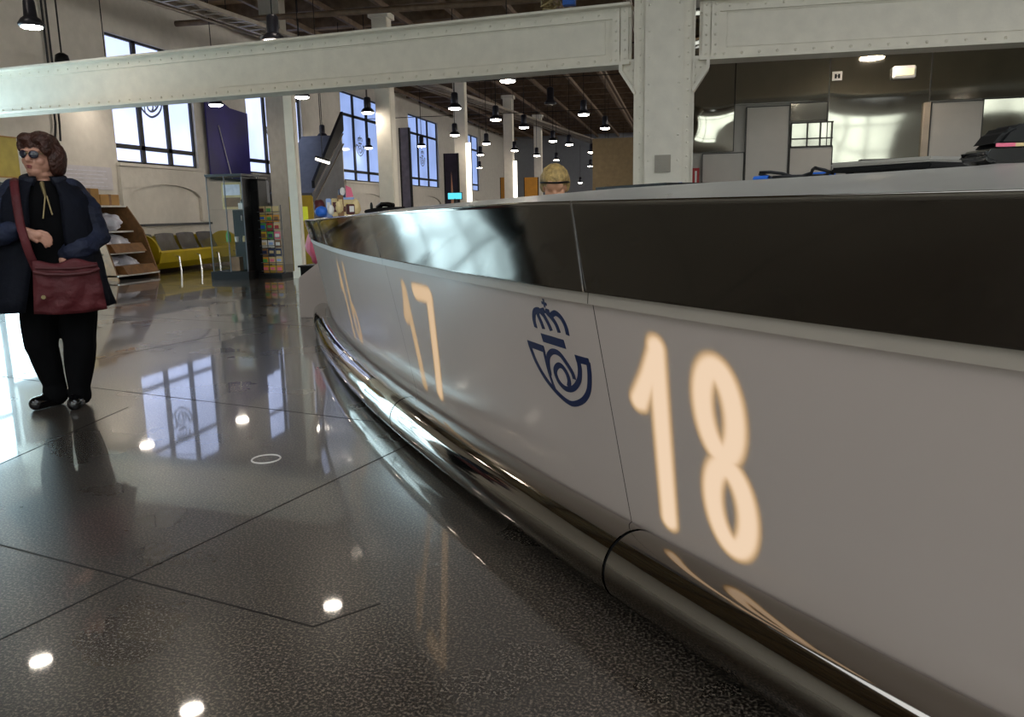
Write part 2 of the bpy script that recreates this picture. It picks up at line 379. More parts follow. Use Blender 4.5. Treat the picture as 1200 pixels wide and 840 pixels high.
# arched niches and chair rail under the windows
bm=bmesh.new()
for a,b in wins:
    ys=np.linspace(a+.12,b-.12,13); top=[1.45+.32*math.sqrt(max(0,1-((q-(a+b)/2)/((b-a)/2-.1))**2)) for q in ys]
    for q0,q1,t0,t1 in zip(ys,ys[1:],top,top[1:]):
        extr(bm,[(XL,q0,t0),(XL,q1,t1),(XL,q1,2.09),(XL,q0,2.09)],(.07,0,0))
    box(bm,XL,XL+.07,a-.05,a+.12,.98,2.09); box(bm,XL,XL+.07,b-.12,b+.15,.98,2.09)
struct('trim_1',bm,'wall')
bm=bmesh.new()
for a,b in wins: box(bm,XL,XL+.1,a-.1,b+.2,.9,.95)
struct('trim_2',bm,'frame')
bm=bmesh.new(); box(bm,XL,XL+.04,12.15,50,0,.14); struct('baseboard_left',bm,'joist')
# entrance with daylight (left of the frame, seen in the floor's shine)
bm=bmesh.new()
for yy in (DY0,DY0+.7,DY0+1.4,DY1): box(bm,XL-.2,XL-.1,yy-.04,yy+.04,0,DZ)
for z in (.04,2.15,DZ): box(bm,XL-.2,XL-.1,DY0,DY1,z-.04,z+.04)
box(bm,XL-.2,XL-.1,DY1,12.1,1.63,1.7); box(bm,XL-.2,XL-.1,12.03,12.1,0,1.7)
d=struct('door_1',bm,'frame'); bm=bmesh.new(); box(bm,XL-.17,XL-.15,DY1,12.05,.05,1.66); box(bm,XL-.17,XL-.15,DY0,DY1,.05,DZ); obj('pane',bm,'doorglow',d)
# piers / partition deep in the hall
bm=bmesh.new(); box(bm,-3.2,.4,30,30.3,0,3.6); struct('wall_partition',bm,mat('partition_tan','#8f7c5c',.7))
# ================================================================== COLUMNS IN THE HALL
def column(y,label,x=-6.65,w=.34,CE=CE-.43):
    t=thing('hall_column',label,'column',(x,y,0),0,'square columns along the windows')
    bm=bmesh.new(); box(bm,-w/2,w/2,-w/2,w/2,0,CE)
    for s in (-1,1):
        box(bm,s*w/2-.012,s*w/2+.012,-w/2+.03,w/2-.03,0,CE-.001)
    obj('shaft',bm,'pier' if False else 'beam',t)
    bm=bmesh.new(); box(bm,-w/2-.02,w/2+.02,-w/2-.02,w/2+.02,0,.12); obj('plinth',bm,'beam',t)
    bm=bmesh.new(); e_=.06 if w>.2 else .01; box(bm,-w/2-e_,w/2+e_,-w/2-e_,w/2+e_,CE-.12,CE-.001); obj('capital',bm,'beam',t)
    return t
column(12.75,'white square column standing beside the postcard rack',-6.42,.15,3.3)
column(17.9,'cream square column behind the black object on the far counter top')
c3=column(24.4,'cream column with the longer bright vertical light on its side')
c4=column(31.5,'more distant cream column with the shorter vertical light strip')
column(38.2,'thin far column beside the orange panels')
for c,(z0,z1),lb in ((c3,(1.0,3.15),'long white vertical light tube beside the nearer lit column'),(c4,(1.0,3.0),'shorter white vertical light tube on the farther lit column')):
    t=thing('strip_light',lb,'light',(c.location.x+.27,c.location.y-.12,z0),0,'vertical strip lights on columns')
    bm=bmesh.new(); box(bm,-.055,.055,-.05,.05,0,z1-z0); obj('housing',bm,'beam',t)
    bm=bmesh.new(); box(bm,-.075,.075,-.075,-.055,.02,z1-z0-.02); obj('diffuser',bm,'tubelight',t)
bm=bmesh.new(); box(bm,-.45,.45,-.14,.14,0,CE); o=obj('wall_pier',bm,'pier'); o.location=(-9.1,16.2,0); tag(o,'grey stone pier between the purple banner and white column','pier'); o.rotation_euler=(0,0,0)
o.location=(-8.62,16.6,0); o.scale=(.52,1,1)
# ================================================================== RIVETED GIRDERS AND STANCHION
def girder(name,a,b,label,zb=2.67,zt=3.33,boxed_end=None):
    a=Vector(a); b=Vector(b); L=(b-a).length
    ang=math.atan2(b.y-a.y,b.x-a.x)
    t=thing(name,label,'beam',(a.x,a.y,zb),ang,'riveted girders of the hall')
    h=zt-zb
    bm=bmesh.new(); box(bm,0,L,0,.03,.02,h-.02); obj('web_plate',bm,'beam',t)
    for z0,nm in ((0,'bottom_flange'),(h-.028,'top_flange')):
        bm=bmesh.new(); box(bm,0,L,-.15,.18,z0,z0+.028)
        zz=(z0+.028,z0+.13) if z0==0 else (z0-.11,z0)
        box(bm,0,L,-.024,.0,*zz)
        for i in range(int(L/.19)):
            x=.08+i*.19
            if z0==0: rivet(bm,(x,-.024,.075),(0,-1,0),.017)
            else: rivet(bm,(x+.05,-.024,h-.085),(0,-1,0),.015)
        obj(nm,bm,'beam',t)
    return t,L,h
YC=9.62
gL,LL,h=girder('riveted_girder',(-10.88,10.96),(-.58,YC),'long white riveted steel girder spanning left of the stanchion')
gR,LR,_=girder('riveted_girder',(.17,YC),(9,YC+.1),'white riveted steel girder right of the stanchion above the mirror panels')
for g,xs,s in ((gL,LL,-1),(gR,0,1)):
    bm=bmesh.new()
    for q in (.03,.13):
        x=xs+s*q
        box(bm,min(x,x+s*.085),max(x,x+s*.085),-.045,-.001,.03,h-.03)
        for i in range(6): rivet(bm,(x+s*.043,-.045,.07+i*.105),(0,-1,0),.016)
    # inner rectangular bead of the panel
    bx=xs+s*.30; e=xs+s*(LL*.55 if s<0 else 6)
    for z in (.15,h-.15): box(bm,min(bx,e),max(bx,e),-.012,-.001,z-.006,z+.006)
    box(bm,min(bx,bx+s*.012),max(bx,bx+s*.012),-.012,-.001,.15,h-.15)
    obj('stiffener',bm,'beam',g)
    bm=bmesh.new(); gx=s*.15+xs
    p=[(xs-s*.0,-.05,.028),(xs+s*.16,-.05,.0),(xs+s*.16,-.05,-.09),(xs-s*.05,-.05,-.33),(xs-s*.05,-.05,0)]
    extr(bm,[(xs-s*.08,-.07,.06),(xs+s*.10,-.07,.06),(xs+s*.10,-.07,-.06),(xs-s*.08,-.07,-.30)],(0,.06,0))
    extr(bm,[(xs+s*.08,-.15,.0),(xs+s*.115,-.15,.0),(xs+s*.115,-.15,-.075),(xs-s*.06,-.15,-.34),(xs-s*.075,-.15,-.30),(xs+s*.08,-.15,-.06)],(0,.3,0))
    for q,z in ((0,.02),(.06,.02),(-.04,-.06),(.02,-.06),(-.04,-.14),(-.05,-.22)): rivet(bm,(xs+s*q,-.07,z),(0,-1,0),.014)
    obj('gusset_plate',bm,'beam',g)
t=thing('riveted_stanchion','tall white riveted steel column rising behind the counter','column',(-.21,YC,0))
CS=CE-.43
bm=bmesh.new(); box(bm,-.21,.21,-.16,-.13,0,CS)
for i in range(19):
    for x in (-.165,.165): rivet(bm,(x,-.16,.2+.28*i),(0,-1,0),.014)
obj('cover_plate',bm,'beam',t)
bm=bmesh.new()
for s in (-1,1): box(bm,min(s*.17,s*.2),max(s*.17,s*.2),-.13,.16,0,CS)
obj('web_plate',bm,'beam',t)
for s in (-1,1):
    bm=bmesh.new(); x0,x1=sorted((s*.2,s*.335)); box(bm,x0,x1,-.09,-.06,0,CS); x0,x1=sorted((s*.315,s*.335)); box(bm,x0,x1,-.12,.12,0,CS)
    for i in range(19): rivet(bm,(s*.265,-.09,.25+.28*i),(0,-1,0),.014); rivet(bm,(s*.265,-.09,.4+.28*i),(0,-1,0),.014)
    obj('side_flange',bm,'beam',t)
bm=bmesh.new(); box(bm,-.09,.09,-.185,-.16,1.47,1.66)
for i in range(5): box(bm,-.075,.075,-.192,-.185,1.49+i*.032,1.505+i*.032)
obj('junction_box',bm,'pier',t)
# ================================================================== MIRROR STEEL WALL
YW=11.25
bm=bmesh.new(); box(bm,.05,14,YW+.05,YW+.3,0,CE); struct('wall_back',bm,'door')
def wrect(name,x0,y0,x1,y1,m,label,cat,group=None,dep=.03,yy=YW,dy=0):
    p=aty(x0,y0,yy); q=aty(x1,y1,yy); return p,q
def panel(name,X0,X1,Z0,Z1,m,label,cat,group=None,dep=.04,y=YW,parts=None):
    t=thing(name,label,cat,((X0+X1)/2,y,Z0),0,group); w=(X1-X0)/2
    bm=bmesh.new(); box(bm,-w,w,-dep,.04,0,Z1-Z0); obj('face',bm,m,t)
    bm=bmesh.new(); e=.012
    for a in ((-w-e,-w),(w,w+e)): box(bm,a[0],a[1],-dep-.006,.03,0,Z1-Z0)
    box(bm,-w-e,w+e,-dep-.006,.03,Z1-Z0,Z1-Z0+e); obj('edge_trim',bm,'doord',t)
    return t
G='mirror-polished steel wall panels'
M['swirlsteel']=steel('swirled_mirror_steel','#8f8c82',.05,.9,1.6,dist=.08)
panel('steel_panel',.10,.665,1.79,3.6,'swirlsteel','narrow wavy mirror steel panel next to the white stanchion','wall panel',G,.012)
panel('steel_panel',.675,1.83,2.38,3.6,'wavysteel','wavy mirror steel panel above the tall grey door','wall panel',G,.012)
panel('steel_panel',1.84,3.02,1.6,3.6,'wavysteel','wavy mirror steel panel behind the emergency light box, with bright patches','wall panel',G,.016)
panel('steel_panel',3.04,4.6,2.33,3.6,'wavysteel','mirror steel panel at right edge above the grey door','wall panel',G,.012)
panel('steel_panel',3.66,4.9,.0,2.31,'wavysteel','mirror steel panel behind the rounded black desk device','wall panel',G,.012)
panel('steel_panel',1.38,1.82,2.15,2.36,'wavysteel','small steel infill strip above the glazed hatch','wall panel',G,.012)
G='flat grey doors in the steel wall'
panel('cabinet_door',.28,.80,.0,1.76,'door','low grey door beside the red box near the stanchion','door',G)
panel('cabinet_door',.83,1.35,.0,2.33,'door','tall grey door left of the glazed hatch','door',G,.07)
panel('cabinet_door',3.05,3.63,.0,2.29,'door','tall grey door right of the bright reflecting recess','door',G,.07)
panel('cabinet_door',1.39,1.9,.0,1.8,'door','grey door beneath the glazed hatch','door',G)
t=thing('glazed_hatch','small glazed hatch with thin bars above the grey door','hatch',(1.645,YW,1.81))
bm=bmesh.new(); box(bm,-.26,.26,-.02,.03,0,.31); obj('pane',bm,'wavysteel',t)
bm=bmesh.new()
for x in (-.26,-.06,.1,.24): box(bm,x,x+.014,-.05,-.02,0,.31)
for z in (0,.1,.3): box(bm,-.26,.26,-.05,-.02,z,z+.014)
obj('bars',bm,'doord',t)
t=thing('frame_post','pale beige upright edging the bright steel recess','post',(3.0,YW,1.3))
bm=bmesh.new(); box(bm,-.035,.03,-.09,0,0,1.0); obj('upright',bm,mat('beige_post','#b09f8c',.5),t)
bm=bmesh.new(); box(bm,-.75,.0,-.09,-.02,.27,.33); obj('rail',bm,'doord',t)
t=thing('emergency_light','cream emergency light box high on the mirror steel wall','light',(2.7,YW-.03,2.6))
bm=bmesh.new(); box(bm,-.135,.135,-.07,0,0,.15); bmesh.ops.bevel(bm,geom=bm.edges[:],offset=.012,segments=2,affect='EDGES'); obj('housing',bm,'white',t)
bm=bmesh.new(); box(bm,-.11,.11,-.082,-.07,.03,.11); obj('lens',bm,mat('lens_cream','#e0d8b8',.3,noise_amt=0,emit='#efe6c4',estr=.1),t)
t=thing('wall_sign','tiny white sign with a dark pictogram on the steel wall','sign',(1.92,YW-.025,2.62))
bm=bmesh.new(); box(bm,-.06,.06,-.01,0,0,.11); obj('plate',bm,'white',t)
bm=bmesh.new(); box(bm,-.03,-.005,-.013,-.01,.025,.08); box(bm,.01,.035,-.013,-.01,.025,.08); box(bm,-.03,.035,-.0125,-.01,.05,.06); obj('pictogram',bm,'black',t)
t=thing('ceiling_spotlight','bright round downlight glaring above the mirror steel wall','light',(2.42,YW-.45,2.93))
bm=bmesh.new(); lathe(bm,[(.16,.1),(.17,.03),(.15,0)],seg=24); obj('rim',bm,'beam',t)
bm=bmesh.new(); lathe(bm,[(.14,-.004),(.14,-.015),(.1,-.022)],seg=24); obj('lamp_disc',bm,'light',t)
bm=bmesh.new(); tube(bm,[(0,0,.1),(0,0,CE-2.93-.28)],.012); obj('suspension_rod',bm,'black',t)
t=thing('alarm_box','small red box with white stripe at foot of the steel wall','box',(.19,YW-.12,0))
bm=bmesh.new(); box(bm,-.045,.045,-.05,.05,1.3,1.58); obj('case',bm,'red',t)
bm=bmesh.new(); box(bm,-.012,.012,-.056,-.05,1.36,1.54); obj('stripe',bm,'white',t)
bm=bmesh.new(); box(bm,-.03,.03,-.03,.03,0,1.3); obj('stand_post',bm,'red',t)
# ================================================================== THE COUNTER
CX,CY,RR=16.618,16.344,21.954; A0=math.atan2(2.185-CY,-.122-CX)
def kf(s): return float(np.interp(s,[-1,0,1.6,3.5,8],[1,1,.76,.58,.58]))
def ztop(s): return float(np.interp(s,[-1.2,-.8,0,1.5,3,4,8],[1.083,1.085,1.09,1.072,1.047,1.03,1.02]))
def zin(s): return ztop(s)+float(np.interp(s,[-1.2,-.8,0,1.5,3,8],[.045,.040,.032,.028,.018,.018]))
def P(s,z,o):
    a=A0-s/RR; r=RR+o; return Vector((CX+r*math.cos(a),CY+r*math.sin(a),z))
def opan(z): return float(np.interp(z,[0,.18,.85,.877],[-.05,0,.222,.232]))
def PS(s,z,h=0):
    """point on the sloping acrylic front, h proud of it"""
    a=A0-s/RR; n=Vector((math.cos(a),math.sin(a),-.31)).normalized()
    return P(s,z,opan(z)*kf(s))+n*h
def seam(s0,z): return s0-.12*(z-.2)/.65
def sheet(bm,s0,s1,prof,fn_seam=True,ds=.05,gap=.0015,mi=0,th=.012):
    """sweep profile [(z(s),o(s))...] between two raked seams"""
    n=max(2,int((s1-s0)/ds)); rows=[]
    for i in range(n+1):
        row=[]
        for (zf,of) in prof:
            z=zf(0) if not isinstance(zf,(int,float)) else zf
            a0=seam(s0,z)+gap; a1=seam(s1,z)-gap; s=a0+(a1-a0)*i/n
            zz=zf(s) if callable(zf) else zf
            oo=of(s) if callable(of) else of
            row.append(bm.verts.new(P(s,zz,oo)))
        rows.append(row)
    fs=[]
    for a,b in zip(rows,rows[1:]):
        for k in range(len(prof)-1):
            q=bm.faces.new((a[k],a[k+1],b[k+1],b[k])); q.material_index=mi; fs.append(q)
    return fs
seams=[-3.2,-1.67,-.05,1.73,3.42,5.2,6.0]
t=thing('service_counter','long curved white and steel service counter numbered 17 and 18','counter',tuple(P(1.7,0,-.3)))
BK=-.75
for i,(s0,s1) in enumerate(zip(seams,seams[1:])):
    bm=bmesh.new()
    sheet(bm,s0,s1,[(.12,lambda s:-.03),(.18,lambda s:0.0),(.4,lambda s:opan(.4)*kf(s)),(.62,lambda s:opan(.62)*kf(s)),(.845,lambda s:opan(.845)*kf(s))],th=.01)
    obj('front_panel',bm,'acrylic',t,smooth=True,world=True)
    bm=bmesh.new()
    sheet(bm,s0,s1,[(.845,lambda s:.2205*kf(s)),(.847,lambda s:.236*kf(s)),(.877,lambda s:.238*kf(s))]); obj('light_band',bm,'lipband',t,world=True)
    bm=bmesh.new()
    sheet(bm,s0,s1,[(.876,lambda s:.225*kf(s)),(.877,lambda s:.249*kf(s)),(.878,lambda s:.2495*kf(s)),(.882,lambda s:.2505*kf(s)),(lambda s:.98 if s==0 else .5*(.882+ztop(s)-.006),lambda s:.281*kf(s)),(lambda s:1.07 if s==0 else ztop(s)-.012,lambda s:.3085*kf(s)),(lambda s:1.08 if s==0 else ztop(s)-.003,lambda s:.311*kf(s)),(lambda s:1.084 if s==0 else ztop(s),lambda s:.310*kf(s)),(lambda s:1.085 if s==0 else ztop(s)+.0006,lambda s:.306*kf(s))])
    obj('steel_fascia',bm,'fascia',t,smooth=True,world=True)
    bm=bmesh.new()
    def lipz(fr): return lambda s:(1.085 if s==0 else ztop(s)+(zin(s)-ztop(s))*fr)
    sheet(bm,s0,s1,[(lipz(0),lambda s:.306*kf(s)),(lipz(.35),lambda s:.306*kf(s)-.07),(lipz(.8),lambda s:.306*kf(s)-.18),(lipz(1),lambda s:.306*kf(s)-.27),(lipz(1),lambda s:BK)],gap=.0005)
    obj('steel_top',bm,'lip',t,smooth=True,world=True)
# bright thin seam strips on the fascia joints
for s0 in seams[1:-1]:
    bm=bmesh.new(); pts=[]
    for z in np.linspace(.88,ztop(s0)-.002,6):
        s=seam(s0,z); pts.append(P(s,z,np.interp(z,[.879,1.085],[.253,.311])*kf(s)))
    tube(bm,pts,.0028,6)
    obj('fascia_joint',bm,'chrome',t,world=True)
# carcass
bm=bmesh.new(); rows=[]
for s in np.arange(-3.2,5.98,.1):
    rows.append([bm.verts.new(P(s,z,o)) for z,o in ((0.0,-.06),(.13,-.04),(1.0,.02),(1.0,BK+.03),(0,BK+.03))])
for a,b in zip(rows,rows[1:]):
    for k in range(5): bm.faces.new((a[k],a[(k+1)%5],b[(k+1)%5],b[k]))
bm.faces.new(rows[0]); bm.faces.new(rows[-1][::-1]); bmesh.ops.recalc_face_normals(bm,faces=bm.faces[:])
obj('carcass',bm,'base',t,world=True)
# chrome kick tube in sections with dark collars
TR=.100; tc=lambda s:P(s,.122,.062)
ts=[-3.2,-1.83,-.13,1.68,3.1,4.9,6.0]
for i,(s0,s1) in enumerate(zip(ts,ts[1:])):
    bm=bmesh.new(); n=max(3,int((s1-s0)/.06))
    tube(bm,[tc(s0+.006+(s1-s0-.012)*k/n) for k in range(n+1)],TR,40,caps=False)
    obj('kick_tube',bm,'tube',t,smooth=True,world=True)
for s0 in ts[1:-1]:
    bm=bmesh.new(); tube(bm,[tc(s0-.0065),tc(s0+.0065)],TR-.004,32); obj('tube_collar',bm,'black',t,world=True)
# crest and post horn emblem
bm=bmesh.new(); draw_logo(bm,lambda u,v,h:PS(u,v,h+.0008),.001)
obj('post_horn_emblem',bm,'navy',t,world=True)['label']='dark blue crowned post horn emblem'
# backlit numerals: light shows softly through the acrylic
def digit_mat():
    m=bpy.data.materials.new('backlit_numeral'); m.use_nodes=True; nt=m.node_tree
    for n in list(nt.nodes): nt.nodes.remove(n)
    out=nt.nodes.new('ShaderNodeOutputMaterial'); mx=nt.nodes.new('ShaderNodeMixShader'); tr=nt.nodes.new('ShaderNodeBsdfTransparent')
    em=nt.nodes.new('ShaderNodeEmission'); at=nt.nodes.new('ShaderNodeAttribute'); at.attribute_name='glow'
    cr=nt.nodes.new('ShaderNodeValToRGB'); e=cr.color_ramp.elements
    e[0].position=0; e[0].color=rgb('#e8b868'); e[1].position=1; e[1].color=rgb('#ffe2c4')
    nt.links.new(at.outputs['Fac'],cr.inputs[0]); nt.links.new(cr.outputs[0],em.inputs[0]); em.inputs[1].default_value=.37
    nt.links.new(at.outputs['Fac'],mx.inputs[0]); nt.links.new(tr.outputs[0],mx.inputs[1]); nt.links.new(em.outputs[0],mx.inputs[2])
    nt.links.new(mx.outputs[0],out.inputs[0]); return m
M['digit']=digit_mat()
def dseg(p,a,b):
    p=np.array(p);a=np.array(a);b=np.array(b); t=np.clip(np.dot(p-a,b-a)/np.dot(b-a,b-a),0,1); return np.linalg.norm(p-a-(b-a)*t)
def dell(p,c,rx,rz):
    best=9
    for i in range(48):
        an=2*PI*i/48; best=min(best,math.hypot(p[0]-c[0]-rx*math.cos(an),p[1]-c[1]-rz*math.sin(an)))
    return best
def numeral(name,dist,u0,u1,z0,z1,halo=.030,gain=1,step=.005,lab=None):
    nu=int((u1-u0)/step); nz=int((z1-z0)/step); bm=bmesh.new(); vs={}; g={}
    for i in range(nu+1):
        for j in range(nz+1):
            u=u0+(u1-u0)*i/nu; z=z0+(z1-z0)*j/nz; d=dist((u,z))
            a=1-min(1,max(0,(d+.006)/halo)); a=a*a*(3-2*a)
            g[i,j]=a*gain*.93
    for (i,j),a in g.items():
        u=u0+(u1-u0)*i/nu; z=z0+(z1-z0)*j/nz; s=u-.15*(z-.52)
        vs[i,j]=(s,z)
    lay=bm.verts.layers.float.new('glow'); V={}
    for i in range(nu):
        for j in range(nz):
            c=[(i,j),(i+1,j),(i+1,j+1),(i,j+1)]
            if max(g[q] for q in c)<=0: continue
            for q in c:
                if q not in V:
                    V[q]=bm.verts.new(PS(vs[q][0],vs[q][1],.0006)); V[q][lay]=g[q]
            bm.faces.new([V[q] for q in c])
    o=obj(name,bm,'digit',t,world=True); o['label']=lab or 'glowing backlit numeral'
hw=.022
def one(b,t_,fl): return lambda p:min(dseg(p,b,t_)-hw,dseg(p,(t_[0]+.01,t_[1]-.02),fl)-hw*.85,dseg(p,(t_[0]+.03,t_[1]-.06),(fl[0]+.01,fl[1]-.0))-hw*.9)
numeral('backlit_digit',one((-.2775,.285),(-.335,.765),(-.245,.615)),-.42,-.17,.22,.82,lab='glowing backlit numeral 1 of 18')
numeral('backlit_digit',lambda p:min(dell(p,(-.508,.405),.052,.108),dell(p,(-.508,.645),.045,.102))-.023,-.64,-.38,.22,.82,lab='glowing backlit numeral 8 of 18')
numeral('backlit_digit',one((1.497,.31),(1.425,.765),(1.51,.62)),1.33,1.62,.25,.82,gain=.42,lab='faint backlit numeral 1 of 17')
numeral('backlit_digit',lambda p:min(dseg(p,(1.265,.76),(1.085,.76))-.025,dseg(p,(1.095,.745),(1.29,.31))-.024),1.02,1.36,.25,.82,gain=.7,lab='glowing backlit numeral 7 of 17')
numeral('backlit_digit',lambda p:min(dell(p,(2.87,.42),.07,.10),dseg(p,(2.94,.45),(2.84,.77)))-.022,2.70,3.02,.25,.82,gain=.28,lab='faint backlit numeral 6 far along the counter')
numeral('backlit_digit',one((3.12,.31),(3.08,.765),(3.16,.62)),2.99,3.25,.25,.82,gain=.3,lab='faint backlit numeral 1 far along the counter')
# far white counter block with a small printed notice
t2=thing('white_counter_block','white leaning end block on the floor beyond the long counter','counter',(-3.62,7.55,0))
bm=bmesh.new()
q=[atz(351,372,0),atz(385,372,0)]
dirx=(q[1]-q[0]).normalized(); dy_=Vector((-dirx.y,dirx.x,0))
A=q[0];B=q[1]
def yy_(px,py): 
    d=ray(px,py); n=dy_; o=A; tt=(o-O).dot(n)/d.dot(n); return O+d*tt
front=[A,B+dirx*.12,yy_(392,330)+dirx*.05,yy_(377,304),yy_(349,326)]
extr(bm,front,dy_*.35)
bmesh.ops.bevel(bm,geom=bm.edges[:],offset=.012,segments=2,affect='EDGES')
obj('body',bm,'acrylic',t2,world=True)
bm=bmesh.new(); a_=yy_(371,360);b_=yy_(384,360);c_=yy_(384,374);d_=yy_(371,374)
for v_ in (a_,b_,c_,d_): v_.z=max(v_.z,.012)
extr(bm,[a_-dy_*.012,b_-dy_*.012,c_-dy_*.012,d_-dy_*.012],dy_*.008,0)
w_=(b_-a_);h_=(d_-a_)
for r in range(3):
    for k in range(4):
        if (r*3+k)%3==1: continue
        p0=a_+w_*(.08+.22*k)+h_*(.1+.3*r)-dy_*.0125
        extr(bm,[p0,p0+w_*.17,p0+w_*.17+h_*.15,p0+h_*.15],-dy_*.002,1)
obj('notice',bm,['white','black'],t2,world=True)
# ================================================================== CEILING SERVICES
t=thing('cable_tray','long galvanised cable tray with conduits hanging under the dark ceiling','cable tray',(-8.9,11.5,4.8))
A_=Vector((-8.95,11.5,4.8)); B_=Vector((-4.3,50,4.8)); td=(B_-A_).normalized(); tn=Vector((-td.y,td.x,0))
bm=bmesh.new()
for o_ in (-.22,.22): obox(bm,A_+tn*o_,B_+tn*o_,(-.012,.012),4.78,4.86)
k=0.
while k<38:
    p=A_+td*k; obox(bm,p-tn*.22,p+tn*.22,(-.02,.02),4.785,4.8); k+=.35
obj('tray',bm,'pipe',t,world=True)
for i,(o_,z,rr) in enumerate(((-.12,4.84,.03),(.02,4.85,.04),(.5,4.95,.035),(.72,4.9,.03))):
    bm=bmesh.new(); tube(bm,[A_+tn*o_+Vector((0,0,z-4.8)),B_+tn*o_+Vector((0,0,z-4.8))],rr,8); obj('conduit',bm,'pipe',t,world=True)
k=.5
while k<38:
    for o_ in (-.22,.22):
        bm=bmesh.new(); p=A_+td*k+tn*o_; tube(bm,[p,p+Vector((0,0,CE-4.8-.25))],.008,5); obj('hanger_rod',bm,'black',t,world=True)
    k+=2.4
# pipes and dark rails across the ceiling
for nm,pts,r_,lb in (('ceiling_pipe',[(-10.8,13.2,5.1),(-3,13.6,5.1),(9,13.9,5.1)],.05,'pale pipe running crosswise under the ceiling above the left girder'),
    ('ceiling_pipe',[(-10.8,16.4,5.2),(9,17.0,5.2)],.06,'farther crosswise ceiling pipe behind the girder'),
    ('ceiling_pipe',[(-1.0,12,4.9),(-1.2,49,4.9)],.05,'lengthwise thin pipe near the stanchion under the ceiling'),
    ('ceiling_pipe',[(-2.4,12,5.0),(-2.4,49,5.0)],.07,'thicker lengthwise pipe under the brown ceiling')):
    bm=bmesh.new(); tube(bm,pts,r_,10); o=obj(nm,bm,'pipe' if 'pale' in lb or 'thin' in lb else 'joist'); tag(o,lb,'pipe','pipes under the ceiling')
    k=len(pts)
for y0,z0 in ((14.6,3.95),(19.8,4.25),(27,4.3)):
    bm=bmesh.new(); tube(bm,[(-10.9,y0,z0),(.5,y0+.4,z0)],.012,6); o=obj('tie_cable',bm,'black'); tag(o,'thin dark cable strung across the hall at %s'%{14.6:'the nearest bay',19.8:'the middle bay',27:'the far bay'}[y0],'cable','cables strung across the hall')
# ================================================================== PENDANT LAMPS
def pendant():
    t=thing('pendant_lamp','x','lamp',(0,0,0),0,'bell pendant lamps over the hall')
    bm=bmesh.new(); lathe(bm,[(.142,0),(.15,.005),(.148,.03),(.12,.07),(.085,.10)],seg=22); obj('shade',bm,'lampbody',t,smooth=True)
    bm=bmesh.new(); lathe(bm,[(.075,.095),(.078,.11),(.078,.3),(.06,.33),(.02,.34)],seg=18); obj('housing',bm,'lampbody',t,smooth=True)
    bm=bmesh.new(); lathe(bm,[(.13,-.003),(.128,-.016),(.09,-.03),(.03,-.036)],seg=22); obj('lamp_disc',bm,'light',t,smooth=True)
    bm=bmesh.new(); tube(bm,[(0,0,.33),(0,0,CE-.42-PZ)],.009,6); obj('suspension_cord',bm,'black',t)
    return t
PZ=3.3
proto=pendant(); used=False
PL=[ (253,124,'in front of the purple banner, upper of two'),(258,147,'low on the purple banner, just beneath another lamp'),
(354,115,'beside the upper right of the white column by the rack'),(378,161,'above the diagonal black stair edge'),
(431,133,'upper one in front of the third window'),(432,174,'lower one in front of the third window'),(494,172,'in front of the fourth window'),
(533,128,'between the fourth window and the lit column, upper'),(533,159,'between the fourth window and the lit column, lower'),
(595,96,'highest and brightest just under the girder'),(684,135,'large, right of centre under the brown ceiling'),
(709,151,'large, second from the white stanchion'),(581,141,'just right of the lit column top'),(614,150,'below and right of the one near the lit column top'),
(648,166,'over the blond person, upper left'),(667,170,'close beside the cable tray end'),(570,169,'over the dark blue far window, top'),
(603,177,'beside the second lit column'),(629,183,'left of the blond head, middle height'),(563,182,'over the dark blue far window, middle'),
(562,197,'over the dark blue far window, lowest'),(652,188,'directly over the blond head'),(693,179,'above the tan partition, left'),
(713,180,'above the tan partition, right'),(692,195,'over the left edge of the tan partition, low'),(730,194,'touching the left edge of the stanchion'),
(632,213,'low, just left of the blond head'),(680,214,'low, just right of the blond head')]
RL=[(147,521,'reflected left of the window reflection in the floor'),(360,605,'reflected in the floor beside the counter'),(390,710,'reflected near the floor joint end'),(48,775,'reflected at the lower left of the floor'),(225,832,'reflected at the bottom of the floor')]
for x,y,w in PL:
    p=atz(x,y,PZ-.02)
    if p.y>50: p=O+(p-O)*(49.0/p.y)
    lb='dark bell pendant lamp '+w
    if not used: proto.location=(p.x,p.y,PZ if p.y<48.9 else p.z); proto['label']=lb; used=True
    else: dup(proto,(p.x,p.y,PZ if p.y<48.9 else p.z),None,lb)
for x,y,w in RL:
    z_=3.38 if x in (147,360) else 4.75
    p=atz(x,y,-z_); dup(proto,(max(p.x,-10.3),p.y,z_),None,'pendant lamp above the frame, '+w)
# more of the same run over the counter, above the photographer's view
for X,Y,w in ((2.6,6.3,'over the clerk side of the counter, outside the frame'),(-1.2,-1.5,'behind the photographer, left'),(3,-2,'behind the photographer, right'),(5.5,5.5,'far right above the clerk area'),(6.5,1,'right of the photographer')):
    dup(proto,(X,Y,PZ+.4),None,'pendant lamp '+w)
bm=None
